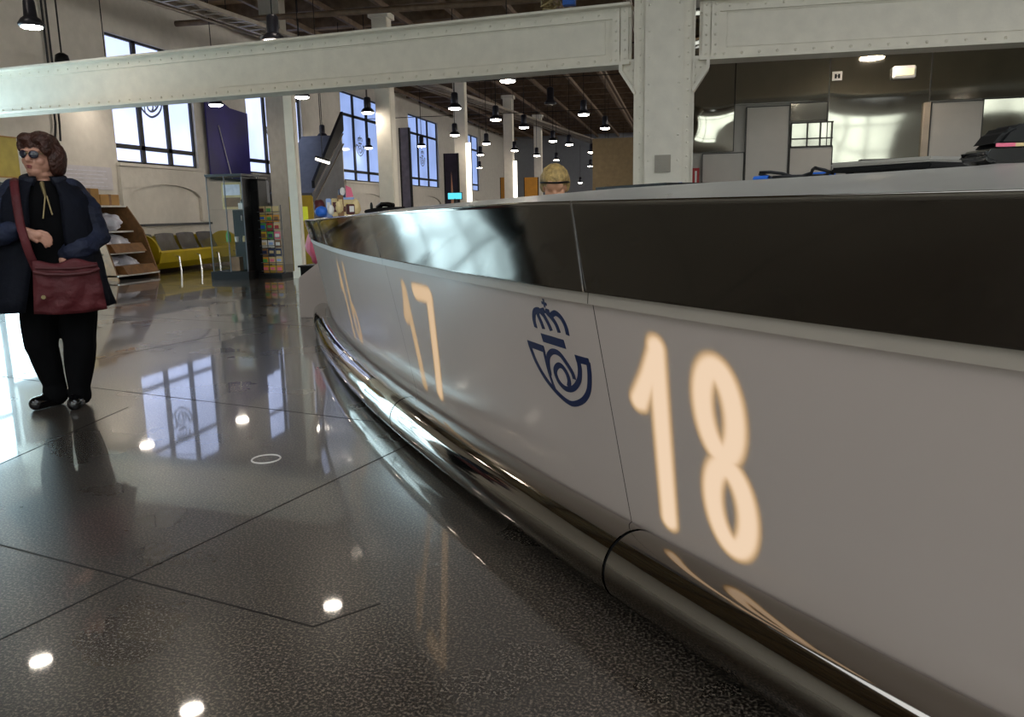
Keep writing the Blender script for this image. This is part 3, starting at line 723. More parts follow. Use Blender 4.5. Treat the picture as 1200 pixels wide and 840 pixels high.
# dim unlit lamp and the large hall spotlight over the left girder
p=atz(645,122,3.55)
t=thing('unlit_lamp','dark unlit bell lamp hanging under the brown ceiling','lamp',(p.x,p.y,3.55))
bm=bmesh.new(); lathe(bm,[(.15,0),(.15,.03),(.1,.09),(.085,.12),(.085,.36),(.03,.4)],seg=20); obj('housing',bm,'lampbody',t,smooth=True)
bm=bmesh.new(); lathe(bm,[(.13,-.001),(.12,-.01)],seg=20); obj('lens',bm,'stairs',t)
bm=bmesh.new(); tube(bm,[(0,0,.39),(0,0,CE-3.55-.3)],.009,6); obj('suspension_cord',bm,'black',t)
p=atz(37,31,3.55)
t=thing('hall_spotlight','large bright lamp with wide lens high at upper left above the girder','lamp',(p.x,p.y,3.55))
bm=bmesh.new(); lathe(bm,[(.15,0),(.16,.03),(.12,.09),(.08,.12),(.07,.3),(.03,.43)],seg=24); obj('housing',bm,'lampbody',t,smooth=True)
bm=bmesh.new()
for i in range(9):
    a=2*PI*i/8; rr=0 if i==8 else .09
    lathe(bm,[(.04,-.002),(.04,-.016),(.02,-.024)],c=(rr*math.cos(a),rr*math.sin(a),0),seg=10)
obj('lamp_disc',bm,'light',t)
bm=bmesh.new(); tube(bm,[(0,0,.42),(0,0,CE-3.55-.3)],.012,6); obj('suspension_cord',bm,'black',t)
p=atx(173,56,XL+.25)
# ================================================================== LEFT WALL FURNISHINGS
t=thing('banner','large glossy purple banner on the wall pier above the glass cabinet','banner',(XL+.1,18.2,1.95))
bm=bmesh.new()
ys=[17.25,17.9,18.5,19.3]; zt=[3.95,3.95,3.83,3.75]
extr(bm,[(XL+.08,17.25,2.0),(XL+.08,19.05,1.97),(XL+.08,19.1,3.62),(XL+.08,18.3,3.66),(XL+.08,17.25,4.0)],(.03,0,0)); obj('fabric',bm,'purple',t,world=True)
bm=bmesh.new(); tube(bm,[(XL+.13,17.2,1.97),(XL+.13,19.1,1.93)],.03,10); obj('lower_rail',bm,'frame',t,world=True)
bm=bmesh.new(); tube(bm,[(XL+.13,17.7,3.2),(XL+.14,18.1,1.98)],.012,6); obj('cord',bm,'paper',t,world=True)
bm=bmesh.new(); box(bm,XL,XL+.08,18.1,18.16,3.4,3.46); box(bm,XL,XL+.08,18.1,18.16,2.1,2.16); obj('bracket',bm,'frame',t,world=True)
t=thing('wall_poster','mustard yellow poster on the cream wall behind the woman','poster',(XL,11.2,1.5))
bm=bmesh.new(); box(bm,XL,XL+.02,11.2,11.72,1.78,2.42); obj('sheet',bm,'mustard',t,world=True)
bm=bmesh.new()
for z in (1.77,2.42): box(bm,XL,XL+.03,11.18,11.74,z,z+.02)
obj('frame_rail',bm,'card',t,world=True)
t=thing('conduit_pair','two thin dark conduits running down the cream wall','pipe',(XL+.05,12.6,2.4))
for dy in (0,.1):
    bm=bmesh.new(); tube(bm,[(XL+.04,12.62+dy,CE-.3),(XL+.04,12.62+dy,2.75),(XL+.05,12.55+dy*1.3,2.45)],.018,8); obj('conduit',bm,'frame',t,world=True)
# whiteboard-like notice panel behind her shoulder
XL+=.002
t=thing('notice_board','pale notice sheet with faint print on wall behind the shelves','notice',(XL,13.2,1.7))
bm=bmesh.new(); box(bm,XL,XL+.03,12.6,13.95,1.62,2.05); obj('sheet',bm,'paper',t,world=True)
bm=bmesh.new()
for i in range(5): box(bm,XL+.03,XL+.034,12.75,13.8-.1*(i%2),1.68+i*.07,1.695+i*.07)
obj('print_lines',bm,'plastic',t,world=True)
# literature shelves with bags and boxes
t=thing('display_shelf','white stepped shelf stand loaded with packing material behind the woman','shelf',(-9.6,12.6,0),0)
bm=bmesh.new()
for z,dx in ((1.28,.0),(.82,.1),(.44,.3),(.06,.55)):
    box(bm,XL+.05,XL+.75+dx,12.2,13.35,z,z+.03)
obj('shelf_board',bm,'white',t,world=True)
bm=bmesh.new()
for y in (12.2,13.32):
    bm=bmesh.new(); extr(bm,[(XL+.05,y,0),(XL+1.3,y,0),(XL+1.05,y,.85),(XL+.75,y,1.3),(XL+.05,y,1.3)],(0,.03,0)); obj('side_panel',bm,'wood',t,world=True)
rnd=random.Random(3)
for i,(y,z,w,h,lb) in enumerate(((12.3,1.31,.5,.3,'cardboard box nearer the woman on the top shelf'),(12.82,1.31,.5,.2,'flat brown cardboard box at the right end of the top shelf'))):
    bm=bmesh.new(); box(bm,XL+.2,XL+.62,y,y+w,z,z+h); bmesh.ops.bevel(bm,geom=bm.edges[:],offset=.01,segments=1,affect='EDGES'); 
    box(bm,XL+.2,XL+.622,y+w/2-.03,y+w/2+.03,z+.001,z+h+.002,1)
    o=obj('cardboard_box',bm,['card','wood']); tag(o,lb,'box','cardboard boxes on the shelf')
k=0
names=['on the upper middle shelf, left','on the upper middle shelf, right','on the lower middle shelf, left','on the lower middle shelf, right','on the bottom shelf, left','on the bottom shelf, right']
for z,dx in ((.85,.1),(.47,.3),(.09,.55)):
    for y in (12.5,13.02):
        bm=bmesh.new(); bmesh.ops.create_icosphere(bm,subdivisions=4,radius=1)
        for v in bm.verts:
            p=v.co.copy(); n_=noise.noise(p*2.3+Vector((k*3,0,0)))*.35
            v.co=Vector((p.x*.3*(1+n_),p.y*.25*(1+n_*.6),max(-.14,p.z*.17*(1+n_))))
        o=obj('plastic_bag',bm,'plastic',smooth=True); o.location=(XL+.42+dx*.6,y,z+.14); tag(o,'crumpled whitish plastic-wrapped bundle '+names[k],'bag','bundles on the shelves'); k+=1
for y,z,x,lb in ((12.85,.47,XL+.95,'brown wooden wedge tray on the third shelf edge'),(12.85,.09,XL+1.15,'brown wooden wedge tray on the lowest shelf edge')):
    bm=bmesh.new(); extr(bm,[(x-.1,y-.45,z),(x+.2,y-.45,z),(x+.1,y-.45,z+.15),(x-.1,y-.45,z+.15)],(0,.85,0)); o=obj('wedge_tray',bm,'wood'); tag(o,lb,'tray','wedge trays on the shelf')
M['seatsteel']=mat('seat_steel','#c9c9c9',.22,metal=.8,bump=.3,bscale=8)
# yellow bench with chrome seats
bc=Vector((XL+.62,15.2,0))
t=thing('waiting_bench','rounded yellow bench with chrome seats against the window wall','bench',tuple(bc))
Yb0,Yb1=13.75,16.7
bm=bmesh.new(); prof=[]
for i in range(17):
    a=PI*(.5+i/16*.95); prof.append((bc.x-.02+.46*math.cos(a)*-1,.42+.36*math.sin(a)))
pr=[(bc.x-.40,.70),(bc.x-.42,.35),(bc.x-.30,.12),(bc.x-.05,.05),(bc.x+.22,.07),(bc.x+.40,.20),(bc.x+.47,.40),(bc.x+.45,.44),(bc.x+.36,.26),(bc.x+.2,.12),(bc.x-.05,.1),(bc.x-.26,.16),(bc.x-.36,.36),(bc.x-.34,.70)]
extr(bm,[(x,Yb0,z) for x,z in pr],(0,Yb1-Yb0,0)); obj('shell',bm,'yellow',t,world=True)
for y in (Yb0,Yb1-.05):
    bm=bmesh.new(); pp=[(bc.x+.40*math.cos(a)+.02,y,.40+.36*math.sin(a)) for a in np.linspace(0,2*PI,28,endpoint=False)]
    extr(bm,pp,(0,.05,0)); obj('end_panel',bm,'yellow',t,world=True)
for i in range(4):
    y0=Yb0+.12+i*.72
    bm=bmesh.new(); rows=[]
    for j in range(9):
        yy=y0+.62*j/8; row=[]
        e=1-abs(j-4)/4; e=e**.5
        for (x,z) in ((.42,.40),(.25,.38),(.05,.36),(-.12,.40),(-.2,.55),(-.26,.74)):
            zz=z-.03*e+(0 if z<.7 else .05*e); row.append(bm.verts.new((bc.x+x,yy,zz)))
        rows.append(row)
    for a,b in zip(rows,rows[1:]):
        for q in range(5): bm.faces.new((a[q],a[q+1],b[q+1],b[q]))
    bmesh.ops.solidify(bm,geom=bm.faces[:],thickness=.012)
    obj('seat',bm,'seatsteel',t,smooth=True,world=True)
for y in (Yb0+.5,Yb0+1.2,Yb0+1.9,Yb0+2.6):
    bm=bmesh.new(); tube(bm,[(bc.x+.3,y,.36),(bc.x+.5,y,.3),(bc.x+.52,y,0)],.018,8); obj('leg',bm,'seatsteel',t,world=True)
# ================================================================== DISPLAY CABINET, KIOSK, RACK
ca=atz(251,327,0); cb=atz(292,327,0); cx=(cb-ca).normalized(); cn=Vector((-cx.y,cx.x,0)); ang=math.atan2(cx.y,cx.x)
t=thing('display_cabinet','tall glass display cabinet with small goods inside on black plinth','cabinet',tuple(ca),ang)
Wc=(cb-ca).length; Dc=.55; Hc=1.74
bm=bmesh.new(); box(bm,-.03,Wc+.02,-.03,Dc+.02,0,.13); obj('plinth',bm,'base',t)
bm=bmesh.new(); box(bm,-.01,Wc+.01,-.01,Dc+.01,Hc,Hc+.04); obj('top_cap',bm,'frame',t)
bm=bmesh.new()
for x,y in ((0,0),(Wc-.014,0),(0,Dc-.014),(Wc-.014,Dc-.014),(Wc*.5,-.004)): box(bm,x,x+.014,y,y+.014,.13,Hc)
obj('corner_post',bm,'stairs',t)
bm=bmesh.new(); box(bm,.02,Wc-.02,.004,.009,.13,Hc); box(bm,.004,.009,.02,Dc-.02,.13,Hc); obj('glass_pane',bm,'glass',t)
for z in (.62,1.18):
    bm=bmesh.new(); box(bm,.02,Wc-.02,.02,Dc-.03,z,z+.012); obj('shelf',bm,'glass',t)
bm=bmesh.new(); box(bm,.15,Wc-.03,Dc-.05,Dc-.02,.13,1.18); box(bm,Wc*.6,Wc-.03,Dc-.05,Dc-.02,1.18,Hc-.01); box(bm,Wc-.035,Wc-.022,.03,Dc-.05,.13,Hc-.01); obj('back_panel',bm,'black',t)
bm=bmesh.new(); tube(bm,[(Wc-.03,-.01,1.0),(Wc-.03,-.04,1.0),(Wc-.03,-.04,1.08),(Wc-.03,-.01,1.08)],.007,6); obj('handle',bm,'chrome',t)
def inb(name,x,y,z,bmf,m,label,cat,group):
    t_=ca+cx*x+cn*y; bm=bmesh.new(); bmf(bm); o=obj(name,bm,m,smooth=False); o.location=(t_.x,t_.y,z); o.rotation_euler=(0,0,ang); tag(o,label,cat,group); return o
G='goods in the glass cabinet'
inb('framed_picture',.30,.3,1.192,lambda b:(box(b,-.2,.2,-.01,.01,0,.46),box(b,-.16,.16,-.014,-.01,.04,.2,1),box(b,-.16,.16,-.014,-.01,.24,.42,2)),['cream','wood','plastic'],'cream framed board with brown prints in upper left of the cabinet','picture',G)
inb('bottle',.55,.2,1.192,lambda b:lathe(b,[(.035,0),(.037,.13),(.012,.18),(.012,.23)],seg=12),'gblack','dark bottle on the top shelf of the cabinet','bottle',G)
inb('price_card',.56,.12,1.192,lambda b:box(b,-.05,.05,-.004,.004,0,.1),'white','white card at the front of the cabinet top shelf','card',G)
inb('green_bottle',.22,.2,.632,lambda b:lathe(b,[(.04,0),(.042,.12),(.015,.19),(.014,.22)],seg=12),'green','yellow green bottle on the middle shelf of the cabinet','bottle',G)
inb('cup',.38,.2,.632,lambda b:lathe(b,[(.03,0),(.04,.09),(.036,.088),(.027,.01)],seg=14),'white','white cup on the middle shelf of the cabinet','cup',G)
inb('jar',.52,.22,.632,lambda b:lathe(b,[(.035,0),(.036,.07),(.028,.08),(.028,.1)],seg=14),'cream','cream jar on the middle shelf of the cabinet','jar',G)
inb('carton',.34,.22,.13,lambda b:box(b,-.08,.08,-.06,.06,0,.24),'wood','brown carton standing at the bottom of the cabinet','box',G)
p=atz(300,326,0)
t=thing('black_kiosk','tall narrow black cabinet between the glass cabinet and the postcard rack','kiosk',(p.x,p.y+.12,0),ang)
bm=bmesh.new(); box(bm,-.10,.10,0,.3,0,1.68); bmesh.ops.bevel(bm,geom=bm.edges[:],offset=.01,segments=1,affect='EDGES'); obj('body',bm,'black',t)
bm=bmesh.new(); box(bm,-.11,.11,-.01,.31,1.68,1.7); obj('top_cap',bm,'base',t)
bm=bmesh.new(); box(bm,-.08,.08,-.006,0,1.1,1.5); obj('door_panel',bm,'gblack',t)
t=thing('speaker_box','small grey box with a round white knob on the pier above the rack','box',tuple(aty(311,232,15.2)))
bm=bmesh.new(); box(bm,-.07,.07,-.1,.05,-.1,.35); obj('case',bm,'stairs',t)
bm=bmesh.new(); ell(bm,(0,-.11,.3),(.04,.03,.04),12); obj('knob',bm,'white',t)
rk=atz(320,326,0)
t=thing('postcard_rack','wire rack filled with colourful postcards beside the white column','rack',(rk.x-.06,rk.y+.1,0),ang)
bm=bmesh.new(); box(bm,-.26,.2,-.03,.4,0,.07); obj('foot',bm,'base',t)
bm=bmesh.new()
for x in (-.2,.19): tube(bm,[(x,.1,.05),(x,.1,1.25)],.01,6)
for z in [.12+.145*i for i in range(8)]:
    tube(bm,[(-.2,.0,z),(.19,.0,z)],.006,5); tube(bm,[(-.2,.0,z),(-.2,.1,z)],.005,5); tube(bm,[(.19,.0,z),(.19,.1,z)],.005,5)
obj('wire_frame',bm,'stairs',t)
cols=['cream','green','orange','red','white','maroon','blue','yellow2','pink','lblue','wood','navy']
rr=random.Random(11); cl=['green and cream','orange','red','purple','white','brown','dark blue','yellow']
base=rk+Vector((-.06,.1,0)); ci=0
for r in range(8):
    for c in range(3):
        x=-.135+c*.13; z=.09+r*.145
        w_=base+cx*x+cn*(.035+.004*c)
        bm=bmesh.new(); box(bm,-.055,.055,-.006,.006,0,.125)
        main=['orange','cream','navy','white','maroon','red','orange','cream'][r] if rr.random()<.5 else rr.choice(cols)
        sec=rr.choice(cols)
        box(bm,-.04,.04,-.0085,-.006,.02+.03*rr.random(),.09,1)
        o=obj('postcard',bm,[main,sec]); o.location=(w_.x,w_.y,z); o.rotation_euler=(0,0,ang)
        rn=['bottom row','second row from the bottom','third row from the bottom','fourth row from the bottom','fourth row from the top','third row from the top','second row from the top','top row'][r]
        tag(o,'postcard stack in the %s of the rack, %s'%(rn,['left pocket','middle pocket','right pocket'][c]),'postcard','postcards in the rack')
# yellow machine behind the counter's end
p=atz(352,322,0)
t=thing('yellow_cabinet','yellow upright cabinet behind the far end of the counter','cabinet',(aty(359,320,13.6).x,13.6,0),math.radians(25))
bm=bmesh.new(); box(bm,-.22,.2,0,.4,0,1.42); bmesh.ops.bevel(bm,geom=bm.edges[:],offset=.02,segments=2,affect='EDGES'); obj('body',bm,'yellow2',t)
bm=bmesh.new(); box(bm,-.06,.1,-.012,0,.96,1.22); obj('lit_label',bm,'ygreen',t)
bm=bmesh.new(); box(bm,-.18,.16,-.01,0,.1,.85); obj('door_panel',bm,'yellow',t)
# colourful goods hung at the counter end
def blob(name,c,r,m,label,cat,seed,group=None,amp=.25,fr=1.8):
    bm=bmesh.new(); bmesh.ops.create_icosphere(bm,subdivisions=3,radius=1)
    for v in bm.verts:
        n_=noise.noise(v.co*fr+Vector((seed*7.3,seed,0)))*amp*1.6
        v.co=Vector((v.co.x*r[0]*(1+n_),v.co.y*r[1]*(1+n_),v.co.z*r[2]*(1+n_*.6)))
    z0=min(v.co.z for v in bm.verts)
    o=obj(name,bm,m,smooth=True); o.location=(c[0],c[1],c[2]-z0); tag(o,label,cat,group); return o
q=yy_(362,320)+dy_*.42
t=thing('goods_stand','dark stand carrying bright toys behind the white end block','stand',(q.x,q.y,0))
bm=bmesh.new(); box(bm,-.28,.2,0,.32,0,.5); obj('body',bm,'base',t)
bm=bmesh.new(); box(bm,-.3,.22,-.02,.34,.5,.52); obj('shelf',bm,'black',t)
blob('toy_bag',(q.x-.13,q.y+.1,.525),(.09,.09,.19),'pink','pink and white bag at the left of the goods stand','bag',1,'toys at the counter end')
blob('toy_bag',(q.x+.08,q.y+.12,.525),(.11,.1,.27),'blue','bright blue bag at the right of the goods stand','bag',2,'toys at the counter end')
bm=bmesh.new(); box(bm,-.03,.03,-.01,.01,0,.3); o=obj('white_card',bm,'white'); o.location=(q.x-.02,q.y-.03,.52); tag(o,'white card between the pink and blue bags','card')
# ================================================================== THINGS ON THE COUNTER
def on(s,o_,dz=0): 
    p=P(s,zin(s)+ztop(s)-ztop(s),o_*kf(s) if o_>0 else o_); p.z=zin(s)+dz; return p
G='souvenirs on the far end of the counter'
def pxx(p):
    v=p-O; return 600+F*v.dot(RV)/v.dot(FW)
def s_at(x,o_):
    return min(np.arange(-1.5,4.6,.01),key=lambda s:abs(pxx(on(float(s),o_))-x)).item()
def place_at(x,s,off):
    # point on the counter top at arc s
    return on(s,off)
def onx(x,o_,dz=0): return on(s_at(x,o_),o_,dz)
blob('backpack',onx(374,.12),(.045,.05,.07),'maroon','dark maroon rounded bag at the far tip of the counter','bag',3,G,.15)
blob('soft_bag',onx(377,.22),(.045,.04,.036),'blue','bright blue cloth bag in front of the maroon bag','bag',4,G,.15)
def crt(nm,x,o_,w,h,m_,lb,rz=.4):
    bm=bmesh.new(); box(bm,-w/2,w/2,-w*.35,w*.35,0,h); bmesh.ops.bevel(bm,geom=bm.edges[:],offset=.004,segments=2,affect='EDGES'); box(bm,-w*.32,w*.32,-w*.35-.001,-w*.35,h*.25,h*.8,1)
    o=obj(nm,bm,m_); o.location=onx(x,o_); o.rotation_euler=(0,0,rz); tag(o,lb,'box',G)
crt('carton',386,.12,.035,.125,['lblue','white'],'pale blue upright carton beside the maroon bag')
crt('carton',393,.08,.04,.12,['cream','maroon'],'cream upright carton with a maroon face behind the pale blue one')
crt('carton',400,.02,.04,.14,['wood','cream'],'brown carton standing behind the white toy')
crt('carton',411,.08,.045,.06,['maroon','white'],'low maroon carton in front at the right of the souvenirs',.9)
for i,(nm,x,o_,r,m_,lb) in enumerate((('soft_toy',388,.24,(.02,.02,.03),'white','small white soft toy in front of the pale blue carton'),('soft_toy',398,.24,(.02,.022,.034),'cream','small cream soft toy in front of the cream carton'),
    ('package',417,-.02,(.03,.025,.05),'cream','rounded cream package at the right end of the souvenirs'))): blob(nm,onx(x,o_),r,m_,lb,nm.split('_')[-1],10+i,G,.2)
c_=onx(406,-.10)
t=thing('souvenir_display','upright souvenir card display in white, navy and red at the far counter','display',tuple(c_),math.radians(35))
bm=bmesh.new(); box(bm,-.045,.05,-.03,.03,0,.13); obj('stand',bm,'cream',t)
bm=bmesh.new(); box(bm,-.055,.06,-.035,.035,.13,.145); obj('shelf',bm,'lblue',t)
bm=bmesh.new(); box(bm,-.05,.0,-.01,0,.145,.205); obj('navy_card',bm,'navy',t)
bm=bmesh.new(); extr(bm,[(.005,-.01,.145),(.06,-.01,.15),(.045,-.01,.215),(.005,-.01,.235)],(0,.01,0)); obj('red_card',bm,'pink',t)
bm=bmesh.new(); ell(bm,(-.022,-.015,.19),(.02,.008,.03),12); obj('white_figure',bm,'white',t)
for k in range(5):
    bm=bmesh.new(); x0=-.04+.018*k; box(bm,x0,x0+.013,-.036,-.03,.02+.02*(k%2),.06+.02*(k%3)); obj('small_card',bm,['green','maroon','yellow2','black','white'][k],t)
# black phone-like pad and lump
t=thing('telephone','low black desk telephone lying on the counter left of centre','telephone',tuple(onx(455,-.14)),math.radians(-25))
bm=bmesh.new(); extr(bm,[(-.13,-.07,0),(.08,-.07,0),(.08,-.07,.035),(-.05,-.07,.03),(-.13,-.07,.02)],(0,.14,0)); bmesh.ops.bevel(bm,geom=bm.edges[:],offset=.006,segments=2,affect='EDGES'); obj('body',bm,'black',t)
bm=bmesh.new(); tube(bm,[(-.08,0,.03),(-.05,0,.05),(.0,0,.05),(.04,0,.04)],[.018,.014,.014,.018],10); obj('handset',bm,'gblack',t)
bm=bmesh.new(); ell(bm,(-.115,-.02,.04),(.009,.009,.025),10); obj('aerial',bm,'black',t)
# long black desk mat by the stanchion
t=thing('desk_mat','thin black slab lying on the counter in front of the stanchion','tray',(0,0,0))
bm=bmesh.new()
a_=on(-.12,-.05,.001); b_=on(.52,-.12,.001)
sa_=s_at(697,-.1); sb_=s_at(788,-.1); pts=[on(s,o_) for s,o_ in ((sb_,-.08),(sa_,-.10),(sa_,-.2),(.5*(sa_+sb_),-.32),(sb_,-.32))]
zz=max(p.z for p in pts); prism(bm,[(p.x,p.y) for p in pts],zz,zz+.012); t.location=(0,0,0); obj('slab',bm,'black',t)
bm=bmesh.new(); c0=sum((Vector((p.x,p.y)) for p in pts),Vector((0,0)))/5; prism(bm,[tuple(c0+(Vector((p.x,p.y))-c0)*.85) for p in pts],zz+.012,zz+.0135); obj('inlay',bm,'gblack',t)
# laptop with cables
la=onx(973,-.04); lb_=onx(1092,-.04); lw=(lb_-la).length
ld=(lb_-la).normalized(); la_ang=math.atan2(ld.y,ld.x)
t=thing('laptop','closed silver grey laptop with dark underside on the counter','laptop',(la.x,la.y,max(la.z,lb_.z)+.002),la_ang)
bm=bmesh.new(); box(bm,0,lw,0,.21,.004,.014); bmesh.ops.bevel(bm,geom=bm.edges[:],offset=.003,segments=2,affect='EDGES'); obj('base',bm,'black',t)
bm=bmesh.new(); box(bm,-.002,lw+.002,-.002,.212,.0145,.024); bmesh.ops.bevel(bm,geom=bm.edges[:],offset=.004,segments=2,affect='EDGES'); obj('lid',bm,'lip',t)
for x,y in ((.03,.02),(lw-.03,.02),(.03,.19),(lw-.03,.19)):
    bm=bmesh.new(); lathe(bm,[(.008,0),(.008,.004)],c=(x,y,0),seg=10); obj('foot',bm,'black',t)
zc=max(la.z,lb_.z)
for i,(dz,lb) in enumerate(((0,'black cable snaking left from the laptop, front one'),(.0,'black cable snaking left from the laptop, rear one'))):
    pts=[]
    for k in range(14):
        s=s_at(978-92*(1-k/13.)*0-92*k/13.,-.05); p=on(s,-.05-.03*i+.018*math.sin(k*.9+i*2)); p.z=zin(s)+.006+.014*max(0,math.sin(k*.55+i)); pts.append(p)
    bm=bmesh.new(); tube(bm,catmull([tuple(p) for p in pts],4) if False else pts,.0035,8); o=obj('power_cable',bm,'black',smooth=True); tag(o,lb,'cable','cables by the laptop')
bm=bmesh.new(); p=onx(886,-.06); q_=onx(900,-.06); tube(bm,[p+Vector((0,0,.006)),q_+Vector((0,0,.006))],.006,8); o=obj('blue_plug',bm,'blue'); tag(o,'small blue plug at the left end of the cables','plug')
bm=bmesh.new(); p=onx(945,-.10); q_=onx(975,-.10); d_=(q_-p).normalized(); tube(bm,[p+Vector((0,0,.008)),q_+Vector((0,0,.008))],.006,8); o=obj('blue_pen',bm,'blue'); tag(o,'blue pen lying behind the cables next to the laptop','pen')
bm=bmesh.new(); p=onx(791,-.2); tube(bm,[p+Vector((0,0,.009)),onx(798,-.2)+Vector((0,0,.009))],.008,8); o=obj('eraser',bm,'blue'); tag(o,'tiny blue eraser on the counter at the foot of the stanchion','eraser')
# rounded glossy desk device, right edge of the frame
dv=onx(1170,-.06)
t=thing('desk_device','black rounded device with glossy base and coloured stripe at right edge','device',(dv.x,dv.y,dv.z),math.radians(8))
bm=bmesh.new(); n_=[(-.045,.012),(-.048,.02),(-.04,.028),(.16,.03),(.16,.006),(-.03,.004)]
extr(bm,[(x,-.04,z) for x,z in n_],(0,.09,0)); bmesh.ops.bevel(bm,geom=bm.edges[:],offset=.005,segments=4,affect='EDGES'); obj('base',bm,'gblack',t)
bm=bmesh.new(); extr(bm,[(-.035,-.038,.03),(.16,-.038,.03),(.16,-.038,.062),(.06,-.038,.068),(.0,-.038,.066),(-.014,-.038,.058)],(0,.08,0)); bmesh.ops.bevel(bm,geom=bm.edges[:],offset=.008,segments=4,affect='EDGES'); obj('cover',bm,'black',t)
bm=bmesh.new()
for x0,x1,mi in ((-.03,.0,0),(.0,.045,1),(.045,.15,2)): box(bm,x0,x1,-.0405,-.0385,.0305,.036,mi)
obj('colour_stripe',bm,['pink','cream','green'],t)
# cyan screen in the distance behind the counter
p=aty(533,229,15.5)
t=thing('customer_screen','small cyan lit screen beyond the middle of the counter','screen',(p.x,p.y,0))
bm=bmesh.new(); box(bm,-.15,.15,0,.03,p.z-.08,p.z+.06); obj('bezel',bm,'black',t)
bm=bmesh.new(); box(bm,-.14,.14,-.006,0,p.z-.07,p.z+.05); obj('display',bm,'screen',t)
bm=bmesh.new(); tube(bm,[(0,.02,0),(0,.02,p.z-.06)],.03,8); lathe(bm,[(.14,0),(.14,.02),(.04,.04)],seg=16); obj('stand',bm,'black',t)
# banners and panels in the depth of the hall
def standing(name,x0,x1,yt,yb,Y,m,label,cat,group=None,mi2=None):
    a=aty(x0,yt,Y); b=aty(x1,yt,Y); c=aty(x0,yb,Y)
    t=thing(name,label,cat,((a.x+b.x)/2,Y,0),0,group); w=(b.x-a.x)/2
    bm=bmesh.new(); box(bm,-w,w,-.03,.03,max(0,c.z) if yb<300 else 0,a.z); obj('panel',bm,m,t)
    bm=bmesh.new(); box(bm,-w,-w+.03,-.05,.05,0,a.z); box(bm,w-.03,w,-.05,.05,0,a.z); box(bm,-w,w,-.15,.15,0,.05); obj('frame',bm,'black',t)
    return t,w,a.z
M['greyviolet']=mat('grey_violet_fabric','#6f6878',.6,noise_amt=.25)
M['darkviolet']=mat('dark_violet_fabric','#2e2338',.6,noise_amt=.3)
G='standing banners by the windows'
standing('roll_up_banner',467.5,480,150,300,19.0,'greyviolet','grey violet standing banner right of the second hall column','banner',G)
t,w,z=standing('roll_up_banner',520,537,180,300,22.5,'darkviolet','dark violet banner with a pale swirl by the lit column','banner',G)
bm=bmesh.new(); extr(bm,[(-.05,-.034,.9),(.12,-.034,.9),(.04,-.034,1.6),(0,-.034,2.2)],(0,.004,0)); obj('printed_swirl',bm,'skinb',t)
G='orange panels at the far end'
standing('orange_panel',586,600,208,300,36,'orange','orange panel left of the second lit strip, far down the hall','panel',G)
standing('orange_panel',614,631,208,300,35,'orange','orange panel between the lit strip and the blond head','panel',G)
# grey staircase with black diagonal edge
t=thing('staircase','grey staircase flank with steep black diagonal edge by the third window','staircase',(-9,19,0))
s0=atx(366,226,-9.3); s1=atx(400,158,-9.3)
bm=bmesh.new(); d_=(s1-s0)
extr(bm,[s0+Vector((0,0,.12)),s1+Vector((0,0,.12)),s1+Vector((0,0,.62)),s0+Vector((0,0,.30))],(.08,0,0)); obj('parapet',bm,'black',t,world=True)
bm=bmesh.new(); extr(bm,[(-9.3,s0.y,0),(-9.3,s1.y,0),tuple(s1+Vector((0,0,.0))),tuple(s0)],(-1.2,0,0)); obj('flank',bm,'stairs',t,world=True)
bm=bmesh.new()
for k,dz in enumerate((.03,-.25)): tube(bm,[s0+Vector((.05,0,dz)),s1+Vector((.05,0,dz))],.02,6)
obj('handrail',bm,'pipe',t,world=True)
t=thing('tube_lamp','slanting white fluorescent tube before the black stair edge','light',tuple(aty(378,189,16.0)))
bm=bmesh.new(); a_=aty(370,186,16.0)-t.location; b_=aty(386,191,16.0)-t.location; tube(bm,[a_,b_],.03,8); obj('tube',bm,'tubelight',t)
bm=bmesh.new(); tube(bm,[a_+Vector((0,0,.045)),b_+Vector((0,0,.045))],.025,6); tube(bm,[(0,0,.05),(0,0,CE-.3-t.location.z)],.008,5); obj('bracket',bm,'black',t)
# floor socket ring
p=atz(312,538,0)
t=thing('floor_ring','small pale metal ring set in the granite floor','ring',(p.x,p.y,0))
bm=bmesh.new(); tube(bm,[(.062*math.cos(a),.062*math.sin(a),.001) for a in np.linspace(0,2*PI,33)],.004,6); obj('rim',bm,'white',t)
bm=bmesh.new(); lathe(bm,[(.054,0),(.054,.0012)],seg=28); obj('lid',bm,'floor',t)
# grey litter: objects on top of the girder
t=thing('ceiling_speaker','round black speaker perched over the left girder','speaker',tuple(aty(73,72,12.4)))
bm=bmesh.new(); lathe(bm,[(.05,-.12),(.1,-.1),(.12,0),(.1,.1),(.04,.14)],seg=18); obj('body',bm,'black',t,smooth=True)
bm=bmesh.new(); tube(bm,[(0,0,.13),(0,0,CE-.3-t.location.z)],.014,6); obj('hanger',bm,'black',t)
p=aty(645,4,10.6)
t=thing('cable_bundle','tangle of yellowish cable with a blue clip above the girder','cable',tuple(p))
bm=bmesh.new(); rr=random.Random(5)
for k in range(7):
    tube(bm,[Vector((rr.uniform(-.12,.12),rr.uniform(-.05,.05),rr.uniform(-.08,.12))) for _ in range(5)],.012,6)
tube(bm,[(0,0,.1),(0,0,CE-p.z-.3)],.012,6)
obj('cable',bm,'gold',t)
bm=bmesh.new(); box(bm,.16,.32,-.05,.05,-.04,.12); obj('clip',bm,'blue',t)
